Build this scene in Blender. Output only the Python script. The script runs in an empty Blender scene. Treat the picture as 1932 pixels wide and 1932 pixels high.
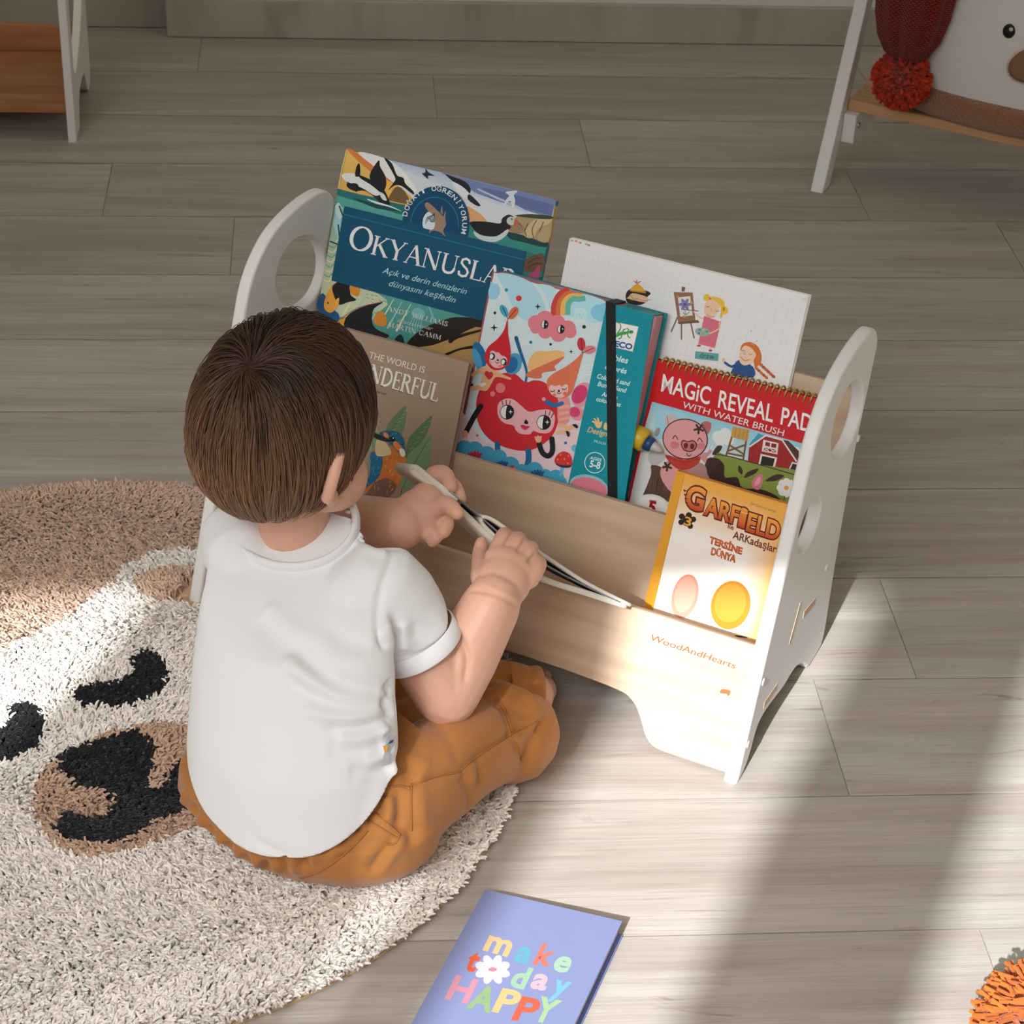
import bpy, bmesh, math, random
import numpy as np
from mathutils import Vector, Matrix, Quaternion
random.seed(7); RNG = np.random.default_rng(7)
SC = bpy.context.scene
COL = SC.collection
PI = math.pi

# ---------------------------------------------------------------- camera
CH = 1.45                                   # camera height (m); floor point below it is the origin
MR = ((0.99646765, -0.07283892, 0.04179365),      # right
      (-0.00539508, -0.55217506, -0.83371074),    # image-down
      (0.083804, 0.83054031, -0.55061755))        # forward
FPX = 4025.0                                # focal length in pixels of the 1932 px frame
cam_d = bpy.data.cameras.new('camera'); cam = bpy.data.objects.new('camera', cam_d); COL.objects.link(cam)
cam.matrix_world = Matrix(((MR[0][0], -MR[1][0], -MR[2][0], 0), (MR[0][1], -MR[1][1], -MR[2][1], 0),
                           (MR[0][2], -MR[1][2], -MR[2][2], CH), (0, 0, 0, 1)))
cam_d.sensor_fit = 'HORIZONTAL'; cam_d.sensor_width = 24.0; cam_d.lens = FPX / 1932 * 24.0
cam_d.clip_start = .05; cam_d.clip_end = 60
cam_d.dof.use_dof = True; cam_d.dof.focus_distance = 2.12; cam_d.dof.aperture_fstop = 18.0
SC.camera = cam
SC.view_settings.view_transform = 'Standard'; SC.view_settings.look = 'None'
SC.view_settings.gamma = 1.0; SC.view_settings.use_curve_mapping = False
SC.view_settings.exposure = 0.0
# ---------------------------------------------------------------- world, sun, added daylight fill lamp
wd = bpy.data.worlds.new('world'); SC.world = wd; wd.use_nodes = True
wd.node_tree.nodes['Background'].inputs[0].default_value = (1.0, .89, .745, 1)
wd.node_tree.nodes['Background'].inputs[1].default_value = .43
SUN_AZ, SUN_EL = math.radians(27.0), math.radians(34.5)
sdir = Vector((math.cos(SUN_EL) * math.sin(SUN_AZ), math.cos(SUN_EL) * math.cos(SUN_AZ), -math.sin(SUN_EL)))
sl = bpy.data.lights.new('sun', 'SUN'); sl.energy = 8.2; sl.angle = math.radians(.95); sl.color = (.93, .965, 1.0)
so = bpy.data.objects.new('sun', sl); COL.objects.link(so); so.rotation_euler = sdir.to_track_quat('-Z', 'Y').to_euler()
so.location = (-1.5, -2.5, 3)
al = bpy.data.lights.new('window_daylight', 'AREA'); al.shape = 'RECTANGLE'; al.size = 1.9; al.size_y = 1.3; al.energy = 8.9; al.spread = math.radians(64); al.color = (1, .995, 1.0)  # soft lamp added inside the room, stands in for daylight from the windows
ao = bpy.data.objects.new('window_daylight', al); COL.objects.link(ao); ao.location = (-.95, -.25, 1.9)
ao.rotation_euler = (Vector((-.02, 1.32, 0.0)) - Vector(ao.location)).to_track_quat('-Z', 'Y').to_euler()

# ---------------------------------------------------------------- helpers
def px_ray(x, y):
    a, b = (x - 966) / FPX, (y - 966) / FPX
    return Vector([MR[0][i] * a + MR[1][i] * b + MR[2][i] for i in range(3)])
CAMP = Vector((0, 0, CH))
def px_z(x, y, z=0.0):
    v = px_ray(x, y); return CAMP + v * ((z - CH) / v.z)
def px_plane(x, y, q, n):
    v = px_ray(x, y); return CAMP + v * ((Vector(q) - CAMP).dot(n) / v.dot(n))
def s2l(c):
    return c / 12.92 if c <= .04045 else ((c + .055) / 1.055) ** 2.4
def hexl(h, g=1.0):
    h = h.lstrip('#')
    return tuple(min(.92, s2l(int(h[i:i + 2], 16) / 255) * g) for i in (0, 2, 4))
def tag(o, label=None, cat=None, group=None, kind=None):
    if label: o['label'] = label
    if cat: o['category'] = cat
    if group: o['group'] = group
    if kind: o['kind'] = kind
    return o
def empty(name, loc=(0, 0, 0), rot=None, parent=None):
    o = bpy.data.objects.new(name, None); COL.objects.link(o); o.empty_display_size = .05
    if rot is None: o.location = loc
    else: o.matrix_world = Matrix.Translation(loc) @ rot.to_4x4()
    o.parent = parent
    return o
def link_mesh(name, me, mat=None, parent=None, smooth=False):
    o = bpy.data.objects.new(name, me); COL.objects.link(o); o.parent = parent
    if mat is not None:
        for m in (mat if isinstance(mat, (list, tuple)) else [mat]): me.materials.append(m)
    if smooth: me.polygons.foreach_set('use_smooth', [True] * len(me.polygons))
    return o
def mesh(name, verts, faces, mat=None, parent=None, smooth=False):
    me = bpy.data.meshes.new(name); me.from_pydata([tuple(v) for v in verts], [], [tuple(f) for f in faces]); me.update()
    return link_mesh(name, me, mat, parent, smooth)
def bevel(o, w=.002, seg=2, ang=35):
    m = o.modifiers.new('bevel', 'BEVEL'); m.width = w; m.segments = seg; m.limit_method = 'ANGLE'; m.angle_limit = math.radians(ang)
    o.data.polygons.foreach_set('use_smooth', [True] * len(o.data.polygons))
    w_ = o.modifiers.new('wn', 'WEIGHTED_NORMAL'); w_.keep_sharp = False
    return o
BOXF = [(0, 3, 2, 1), (4, 5, 6, 7), (0, 1, 5, 4), (1, 2, 6, 5), (2, 3, 7, 6), (3, 0, 4, 7)]
def boxv(x0, x1, y0, y1, z0, z1):
    return [(x0, y0, z0), (x1, y0, z0), (x1, y1, z0), (x0, y1, z0), (x0, y0, z1), (x1, y0, z1), (x1, y1, z1), (x0, y1, z1)]
def box(name, x0, x1, y0, y1, z0, z1, mat, parent=None, bev=.0015):
    o = mesh(name, boxv(x0, x1, y0, y1, z0, z1), BOXF, mat, parent)
    if bev: bevel(o, bev)
    return o
def catmull(pts, n=6, closed=True):
    P = [np.array(p, float) for p in pts]; out = []; N = len(P)
    rng = range(N) if closed else range(N - 1)
    for i in rng:
        if closed: p0, p1, p2, p3 = P[i - 1], P[i], P[(i + 1) % N], P[(i + 2) % N]
        else: p0, p1, p2, p3 = P[max(i - 1, 0)], P[i], P[i + 1], P[min(i + 2, N - 1)]
        for k in range(n):
            t = k / n
            out.append(.5 * ((2 * p1) + (-p0 + p2) * t + (2 * p0 - 5 * p1 + 4 * p2 - p3) * t * t + (-p0 + 3 * p1 - 3 * p2 + p3) * t ** 3))
    if not closed: out.append(P[-1])
    return out
def eval_mesh(o):
    dg = bpy.context.evaluated_depsgraph_get(); dg.update()
    return bpy.data.meshes.new_from_object(o.evaluated_get(dg), depsgraph=dg)
def curve_solid(outlines, thick, bev=.003, res=2):
    """filled 2D outlines (first outer, rest holes) extruded along local z, edges rounded; returns a mesh centred on z=0"""
    cu = bpy.data.curves.new('tmp', 'CURVE'); cu.dimensions = '2D'; cu.fill_mode = 'BOTH'
    cu.extrude = thick / 2 - bev; cu.bevel_depth = bev; cu.bevel_resolution = res; cu.offset = -bev
    for L in outlines:
        s = cu.splines.new('POLY'); s.points.add(len(L) - 1)
        for p, q in zip(s.points, L): p.co = (q[0], q[1], 0, 1)
        s.use_cyclic_u = True
    o = bpy.data.objects.new('tmp', cu); COL.objects.link(o)
    me = eval_mesh(o); bpy.data.objects.remove(o); bpy.data.curves.remove(cu)
    return me
def tube_verts(path, radii, seg=10, cap=True, squash=None, up=None):
    """lofted tube; radii scalars or (a,b) pairs; returns verts, faces"""
    V, F = [], []; P = [Vector(p) for p in path]; n = len(P)
    ref = Vector(up) if up else Vector((0, 0, 1))
    prevx = None
    for i, p in enumerate(P):
        t = (P[min(i + 1, n - 1)] - P[max(i - 1, 0)]).normalized()
        x = ref.cross(t) if prevx is None else prevx - t * prevx.dot(t)
        if x.length < 1e-5: x = Vector((1, 0, 0)).cross(t)
        x.normalize(); y = t.cross(x); prevx = x
        r = radii[i] if hasattr(radii, '__len__') else radii
        a, b = r if hasattr(r, '__len__') else (r, r)
        for k in range(seg):
            an = 2 * PI * k / seg
            V.append(p + x * (a * math.cos(an)) + y * (b * math.sin(an)))
    for i in range(n - 1):
        for k in range(seg):
            k2 = (k + 1) % seg
            F.append((i * seg + k, i * seg + k2, (i + 1) * seg + k2, (i + 1) * seg + k))
    if cap:
        F.append(tuple(range(seg - 1, -1, -1))); F.append(tuple((n - 1) * seg + k for k in range(seg)))
    return V, F
def tube(name, path, radii, mat, parent=None, seg=10, smooth=True, **k):
    V, F = tube_verts(path, radii, seg, **k)
    return mesh(name, V, F, mat, parent, smooth)

# ---------------------------------------------------------------- materials
def nodes(name):
    m = bpy.data.materials.new(name); m.use_nodes = True; nt = m.node_tree
    return m, nt, nt.nodes['Principled BSDF']
def mat(name, col, rough=.5, spec=.4, sheen=0, sss=0, bump=None, var=None):
    m, nt, b = nodes(name)
    c = hexl(col) if isinstance(col, str) else col
    b.inputs['Base Color'].default_value = (*c, 1); b.inputs['Roughness'].default_value = rough
    b.inputs['Specular IOR Level'].default_value = spec
    if sheen: b.inputs['Sheen Weight'].default_value = sheen
    if sss:
        b.inputs['Subsurface Weight'].default_value = sss; b.inputs['Subsurface Radius'].default_value = (.012, .004, .002); b.inputs['Subsurface Scale'].default_value = .6
    tc = nt.nodes.new('ShaderNodeTexCoord')
    if var:      # (scale, amount)
        n = nt.nodes.new('ShaderNodeTexNoise'); n.inputs['Scale'].default_value = var[0]; n.inputs['Detail'].default_value = 5
        nt.links.new(tc.outputs['Object'], n.inputs['Vector'])
        mx = nt.nodes.new('ShaderNodeMix'); mx.data_type = 'RGBA'
        mx.inputs['A'].default_value = (*[x * (1 - var[1]) for x in c], 1); mx.inputs['B'].default_value = (*[min(1, x * (1 + var[1])) for x in c], 1)
        nt.links.new(n.outputs['Fac'], mx.inputs['Factor']); nt.links.new(mx.outputs['Result'], b.inputs['Base Color'])
    if bump:     # (scale, strength, distance)
        n = nt.nodes.new('ShaderNodeTexNoise'); n.inputs['Scale'].default_value = bump[0]; n.inputs['Detail'].default_value = 3
        nt.links.new(tc.outputs['Object'], n.inputs['Vector'])
        bp = nt.nodes.new('ShaderNodeBump'); bp.inputs['Strength'].default_value = bump[1]; bp.inputs['Distance'].default_value = bump[2]
        nt.links.new(n.outputs['Fac'], bp.inputs['Height']); nt.links.new(bp.outputs['Normal'], b.inputs['Normal'])
    return m
def wood(name, c1, c2, scale=(3, 60, 60), rough=.45, rot=(0, 0, 0), contrast=(.35, .7)):
    m, nt, b = nodes(name); b.inputs['Roughness'].default_value = rough; b.inputs['Specular IOR Level'].default_value = .35
    tc = nt.nodes.new('ShaderNodeTexCoord'); mp = nt.nodes.new('ShaderNodeMapping'); mp.inputs['Scale'].default_value = scale; mp.inputs['Rotation'].default_value = rot
    n = nt.nodes.new('ShaderNodeTexNoise'); n.inputs['Scale'].default_value = 1; n.inputs['Detail'].default_value = 6; n.inputs['Distortion'].default_value = .6
    r = nt.nodes.new('ShaderNodeValToRGB'); r.color_ramp.elements[0].position = contrast[0]; r.color_ramp.elements[1].position = contrast[1]
    r.color_ramp.elements[0].color = (*hexl(c1), 1); r.color_ramp.elements[1].color = (*hexl(c2), 1)
    nt.links.new(tc.outputs['Object'], mp.inputs[0]); nt.links.new(mp.outputs[0], n.inputs['Vector']); nt.links.new(n.outputs['Fac'], r.inputs[0])
    nt.links.new(r.outputs[0], b.inputs['Base Color'])
    bp = nt.nodes.new('ShaderNodeBump'); bp.inputs['Strength'].default_value = .08; bp.inputs['Distance'].default_value = .001
    nt.links.new(n.outputs['Fac'], bp.inputs['Height']); nt.links.new(bp.outputs['Normal'], b.inputs['Normal'])
    return m
def print_mat(name, rough=.4, spec=.4):
    m, nt, b = nodes(name); a = nt.nodes.new('ShaderNodeAttribute'); a.attribute_name = 'Col'
    nt.links.new(a.outputs['Color'], b.inputs['Base Color']); b.inputs['Roughness'].default_value = rough; b.inputs['Specular IOR Level'].default_value = spec
    return m
M_white = mat('white_paint', (.80, .79, .775), .42, .4, var=(6, .02))
M_birch = wood('birch_plywood', 'bfa288', 'd2ba9f', (4, 4, 50), .5)
M_beech = wood('beech_wood', 'b98a62', 'd6ab80', (5, 60, 60), .45)
M_beechboard = wood('stained_board', 'a06a45', 'bd8459', (4, 40, 40), .5)
M_steel = mat('steel', (.45, .45, .46), .3, .5); M_steel.node_tree.nodes['Principled BSDF'].inputs['Metallic'].default_value = .9
M_paper = mat('paper', (.80, .78, .74), .7)
PRINT_MATTE = print_mat('printed_card', .55, .3)
PRINT_GLOSS = print_mat('printed_gloss', .28, .5)

# ---------------------------------------------------------------- room
def floor_mat():
    m, nt, b = nodes('laminate_planks'); L = nt.links.new
    geo = nt.nodes.new('ShaderNodeNewGeometry'); at = nt.nodes.new('ShaderNodeAttribute'); at.attribute_name = 'Col'
    sc = nt.nodes.new('ShaderNodeVectorMath'); sc.operation = 'SCALE'; sc.inputs['Scale'].default_value = 13.0; L(at.outputs['Color'], sc.inputs[0])
    ad = nt.nodes.new('ShaderNodeVectorMath'); L(geo.outputs['Position'], ad.inputs[0]); L(sc.outputs[0], ad.inputs[1])
    def noise(s, detail, dist=0, rough=.55):
        mp = nt.nodes.new('ShaderNodeMapping'); mp.inputs['Scale'].default_value = s; L(ad.outputs[0], mp.inputs[0])
        n = nt.nodes.new('ShaderNodeTexNoise'); n.inputs['Scale'].default_value = 1; n.inputs['Detail'].default_value = detail; n.inputs['Distortion'].default_value = dist; n.inputs['Roughness'].default_value = rough
        L(mp.outputs[0], n.inputs['Vector']); return n.outputs['Fac']
    def ramp(f, p0, p1, v0=0, v1=1):
        r = nt.nodes.new('ShaderNodeMapRange'); r.inputs[1].default_value = p0; r.inputs[2].default_value = p1; r.inputs[3].default_value = v0; r.inputs[4].default_value = v1; L(f, r.inputs[0]); return r.outputs[0]
    def mix(f, a, c):
        x = nt.nodes.new('ShaderNodeMix'); x.data_type = 'RGBA'
        L(f, x.inputs['Factor'])
        for s, v in (('A', a), ('B', c)):
            if isinstance(v, tuple): x.inputs[s].default_value = (*v, 1)
            else: L(v, x.inputs[s])
        return x.outputs['Result']
    def mul(a, c):
        x = nt.nodes.new('ShaderNodeMath'); x.operation = 'MULTIPLY'; L(a, x.inputs[0])
        if isinstance(c, float): x.inputs[1].default_value = c
        else: L(c, x.inputs[1])
        return x.outputs[0]
    broad = noise((1.3, 16, 1), 4, .8); mid = noise((3, 70, 1), 5, 1.2); fine = noise((9, 520, 1), 3, .2, .7); streak = noise((2.2, 34, 1), 6, 2.2)
    knot = noise((6, 16, 1), 3, 3.0)
    c = mix(ramp(broad, .32, .7), (.375, .328, .285), (.535, .486, .44))
    c = mix(mul(ramp(mid, .48, .66), .5), c, (.37, .30, .25))
    c = mix(mul(ramp(fine, .50, .68), .42), c, (.27, .215, .175))
    c = mix(mul(ramp(streak, .63, .72), .6), c, (.20, .15, .12))
    c = mix(mul(ramp(knot, .70, .78), .55), c, (.22, .165, .13))
    sep = nt.nodes.new('ShaderNodeSeparateColor'); L(at.outputs['Color'], sep.inputs[0])
    hv = nt.nodes.new('ShaderNodeHueSaturation'); L(c, hv.inputs['Color']); L(ramp(sep.outputs[0], 0, 1, .90, .985), hv.inputs['Value'])
    L(hv.outputs[0], b.inputs['Base Color']); b.inputs['Roughness'].default_value = .5; b.inputs['Specular IOR Level'].default_value = .35
    bp = nt.nodes.new('ShaderNodeBump'); bp.inputs['Strength'].default_value = .25; bp.inputs['Distance'].default_value = .0008
    L(fine, bp.inputs['Height']); bp.invert = True; L(bp.outputs[0], b.inputs['Normal'])
    return m
M_floor = floor_mat()
def col_attr(me, per_face):
    a = me.color_attributes.new('Col', 'FLOAT_COLOR', 'CORNER'); out = []
    for p in me.polygons: out += [*per_face[p.index], 1.0] * p.loop_total
    a.data.foreach_set('color', out)
def build_floor():
    V, F, C = [], [], []
    joints = {0: -.234, -1: .182, -2: .425, -3: .85, -4: -.148, -10: .533, -6: -.62, -5: .32, -7: -.17, -8: .05, -9: -.55, -11: -.30, -12: .62}
    g = .0006
    def q(x0, x1, y0, y1, z, c):
        i = len(V); V.extend([(x0, y0, z), (x1, y0, z), (x1, y1, z), (x0, y1, z)]); F.append((i, i + 1, i + 2, i + 3)); C.append(c)
    k = 2
    while 3.60 + .195 * k > -1.4:
        y1 = 3.60 + .195 * k + .195; y0 = y1 - .195
        x = joints.get(k, random.uniform(-.6, .6)) - 1.2 * 4
        while x < 3.6:
            q(x + g, x + 1.2 - g, y0 + g, y1 - g, 0, (random.random(), random.random(), random.random())); x += 1.2
        k -= 1
    q(-5.5, 5, -1.6, 4.2, -.0012, (.0, .3, .2))
    o = mesh('floor', V, F, M_floor); col_attr(o.data, C); tag(o, kind='structure'); return o
build_floor()
M_wall = mat('wall_paint', (.72, .73, .69), .8)
WY = 3.775
tag(box('wall_back', -.285, 3.2, WY, WY + .12, 0.0, 2.7, M_wall, bev=0), kind='structure')
tag(box('wall_left_recess', -4.0, -.285, WY + .045, WY + .165, 0.0, 2.6, M_wall, bev=0), kind='structure')
M_base = None
def baseboard(name, x0, x1, y, h):
    o = mesh(name, boxv(x0, x1, y - .012, y, 0.0005, h), BOXF, M_floor); col_attr(o.data, [(.35, random.random(), random.random())] * 6); bevel(o, .0025); tag(o, kind='structure'); return o
baseboard('baseboard_back', -.297, 3.2, WY, .0735)
baseboard('baseboard_left', -4.0, -.297, WY + .045, .0735)
tag(box('wall_left', -3.22, -3.10, -.79, WY + .04, 0.0, 6.6, M_wall, bev=0), kind='structure')
# window wall behind the camera: three tall openings let the low sun in
ZT = 2.235
def wall_front():
    ops = [(-2.7, -1.61), (-1.165, -.762), (-.598, .55)]; xs = [-4.0] + [x for o in ops for x in o] + [3.2]
    V, F = [], []
    def b(x0, x1, z0, z1):
        i = len(V); V.extend(boxv(x0, x1, -.86, -.80, z0, z1)); F.extend([tuple(a + i for a in f) for f in BOXF])
    for i in range(0, len(xs), 2): b(xs[i], xs[i + 1], 0, 6.6)
    for x0, x1 in ops: b(x0, x1, 0, .75); b(x0, x1, ZT, 6.6)
    tag(mesh('wall_front', V, F, M_wall), kind='structure')
    for k, (x0, x1) in enumerate(ops):
        w = []; f = []
        for bx in ((x0, x0 + .012, .75, ZT), (x1 - .03, x1, .75, ZT), (x0 + .03, x1 - .03, .75, .78), (x0 + .03, x1 - .03, ZT - .03, ZT)):
            i = len(w); w.extend(boxv(bx[0], bx[1], -.85, -.81, bx[2], bx[3])); f.extend([tuple(a + i for a in q) for q in BOXF])
        for j in range(4 if k == 1 else 0):       # unseen slats added on the left side to soften the sun's edge
            i = len(w); xa = x0 + .038 + .027 * j; w.extend(boxv(xa, xa + .0155 - .0018 * j, -.845, -.815, .78, ZT - .03)); f.extend([tuple(a + i for a in q) for q in BOXF])
        tag(mesh('window_%d' % (k + 1), w, f, M_white), kind='structure')
wall_front()
# ---------------------------------------------------------------- bookshelf
F0 = Vector((0.41702, 1.66978, 0)); ANG = -math.radians(29.9279)
Wv = Vector((0.86665427, -0.49890919, 0)); Dv = Vector((0.49890919, 0.86665427, 0)); LEAN = math.atan(.384)
Nout = -Dv * math.cos(LEAN) + Vector((0, 0, 1)) * math.sin(LEAN)          # facing the camera, out of a leaning board
Vup = Dv * math.sin(LEAN) + Vector((0, 0, 1)) * math.cos(LEAN)
SW = .673; PT = .015
S18 = 1.45 / 1.8
shelf = empty('bookshelf', F0, Matrix.Rotation(ANG, 3, 'Z'))
tag(shelf, 'low front-facing bookshelf with white side panels and pale plywood pockets holding the books', 'bookshelf')
def shelf_panel(xc, name='side_panel'):
    out = [(0, 0), (.03, .083), (.06, .167), (.09, .25), (.12, .335), (.147, .41), (.162, .44), (.184, .465), (.213, .485), (.243, .496), (.29, .503), (.337, .503), (.366, .497), (.386, .482), (.396, .462), (.393, .44), (.377, .37), (.362, .30), (.354, .2), (.35, .1), (.349, .03), (.342, .006), (.33, 0), (.286, 0), (.272, .01), (.248, .03), (.21, .046), (.166, .046), (.105, .055), (.075, .055), (.06, .045), (.05, .025), (.035, .008), (.018, 0)]
    out = [(a * S18, b * S18) for a, b in out]
    pts = [out[0]] + [tuple(p) for p in catmull(out[4:], 5, False)]
    def ell(cx, cy, a, b, ang):
        c, s = math.cos(ang), math.sin(ang)
        return [((cx + a * math.cos(t) * c - b * math.sin(t) * s) * S18, (cy + a * math.cos(t) * s + b * math.sin(t) * c) * S18) for t in [2 * PI * k / 40 for k in range(40)]]
    me = curve_solid([pts, ell(.297, .396, .072, .052, -.5), ell(.182, .299, .045, .037, -.4)], PT, .0035, 3)
    # curve plane (a, b) -> local (x = thickness, y = depth, z)
    R = Matrix(((0, 0, 1, xc), (1, 0, 0, 0), (0, 1, 0, 0), (0, 0, 0, 1)))
    me.transform(R); me.name = name
    return bevel(link_mesh(name, me, M_white, shelf), .0001) if False else link_mesh(name, me, M_white, shelf, True)
for xc in (-PT / 2, -SW + PT / 2):
    o = shelf_panel(xc); o.modifiers.new('wn', 'WEIGHTED_NORMAL')
def lean_box(name, Dp, z0, z1, t, x0=-SW + PT + .0005, x1=-PT - .0005, m=None):
    """board parallel to the lean; front face on the plane y = Dp + .384 z, thickness t behind it"""
    dy, dz = t * math.cos(LEAN), -t * math.sin(LEAN)
    V = []
    for x in (x0, x1):
        for (y, z) in ((Dp + .384 * z0, z0), (Dp + .384 * z1, z1), (Dp + .384 * z1 + dy, z1 + dz), (Dp + .384 * z0 + dy, z0 + dz)): V.append((x, y, z))
    F = [(0, 1, 2, 3), (7, 6, 5, 4), (0, 4, 5, 1), (1, 5, 6, 2), (2, 6, 7, 3), (3, 7, 4, 0)]
    o = mesh(name, V, F, m or M_birch, shelf); bevel(o, .0012); return o
# front board with its cut-out feet
def front_board():
    x0, x1 = -SW + PT + .0005, -PT - .0005; t = .012
    right = [(x1, 0.004), (x1 - .07, .004), (x1 - .083, .006), (x1 - .094, .014), (x1 - .105, .032), (x1 - .116, .044), (x1 - .135, .0505), (x1 - .2, .0535)]
    left = [(x0 + (x1 - x), z) for x, z in reversed(right)]
    r = [right[0]] + [tuple(p) for p in catmull(right[1:], 5, False)]; l = [tuple(p) for p in catmull(left[:-1], 5, False)] + [left[-1]]
    c = 1 / math.cos(LEAN)
    pts = [(x, z * c) for x, z in r + l] + [(x0, .137 * c), (x1, .1365 * c)]
    me = curve_solid([pts], t, .001, 1)
    cl, sn = math.cos(LEAN), math.sin(LEAN)
    # 2d (x, s along lean, n) ; curve +z faces outwards
    R = Matrix(((1, 0, 0, 0), (0, sn, -cl, .0076 + t / 2 * cl), (0, cl, sn, -t / 2 * sn), (0, 0, 0, 1)))
    me.transform(R)
    return link_mesh('front_board', me, M_birch, shelf, False)
fb = front_board()
lean_box('middle_board', .0983, .066, .1855, .012)
lean_box('back_board', .1857, .098, .318, .012)
def pocket(yc, zc, y0, y1):
    sl_ = -.384; t = .006
    V = []
    for x in (-SW + PT + .0005, -PT - .0005):
        for y, s in ((y0, t), (y1, t), (y1, -t), (y0, -t)): V.append((x, y + s * .36, zc + sl_ * (y - yc) + s * .93))
    F = [(0, 1, 2, 3), (7, 6, 5, 4), (0, 4, 5, 1), (1, 5, 6, 2), (2, 6, 7, 3), (3, 7, 4, 0)]
    o = mesh('pocket_base', V, F, M_birch, shelf); bevel(o, .001)
pocket(.085, .060, .043, .119); pocket(.194, .105, .151, .2175)
def tenon(y, z, l, w, ang):
    c, s = math.cos(ang), math.sin(ang); V = []
    for x in (-.004, .0004):
        for a, b in ((-l, -w), (l, -w), (l, w), (-l, w)): V.append((x, y + a * c - b * s, z + a * s + b * c))
    F = [(3, 2, 1, 0), (4, 5, 6, 7), (0, 1, 5, 4), (1, 2, 6, 5), (2, 3, 7, 6), (3, 0, 4, 7)]
    o = mesh('tenon', V, F, M_birch, shelf); o['label'] = 'bare wood tenon end'
tenon(.194, .105, .021, .0042, -.17); tenon(.1435, .117, .023, .0026, math.radians(62)); tenon(.0855, .0595, .021, .0042, -.08)
for y, z in ((.05, .102), (.024, .038), (.242, .129), (.297, .265)):
    V, F = tube_verts([(-.003, y, z), (.0006, y, z), (.0011, y, z)], [.0042, .0042, .003], 14, up=(0, 0, 1)); mesh('screw_cap', V, F, M_white, shelf, True)

# ---------------------------------------------------------------- flat printed art
_tx = {}
def text_geo(body, off=0.0, shear=0.0):
    key = (body, off, shear)
    if key not in _tx:
        c = bpy.data.curves.new('t', 'FONT'); c.body = body; c.size = 1; c.offset = off; c.shear = shear; c.resolution_u = 4
        o = bpy.data.objects.new('t', c); COL.objects.link(o); me = eval_mesh(o)
        _tx[key] = ([tuple(v.co[:2]) for v in me.vertices], [tuple(p.vertices) for p in me.polygons])
        bpy.data.objects.remove(o); bpy.data.curves.remove(c); bpy.data.meshes.remove(me)
    return _tx[key]
CAPH = max(v[1] for v in text_geo('H')[0])
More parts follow.
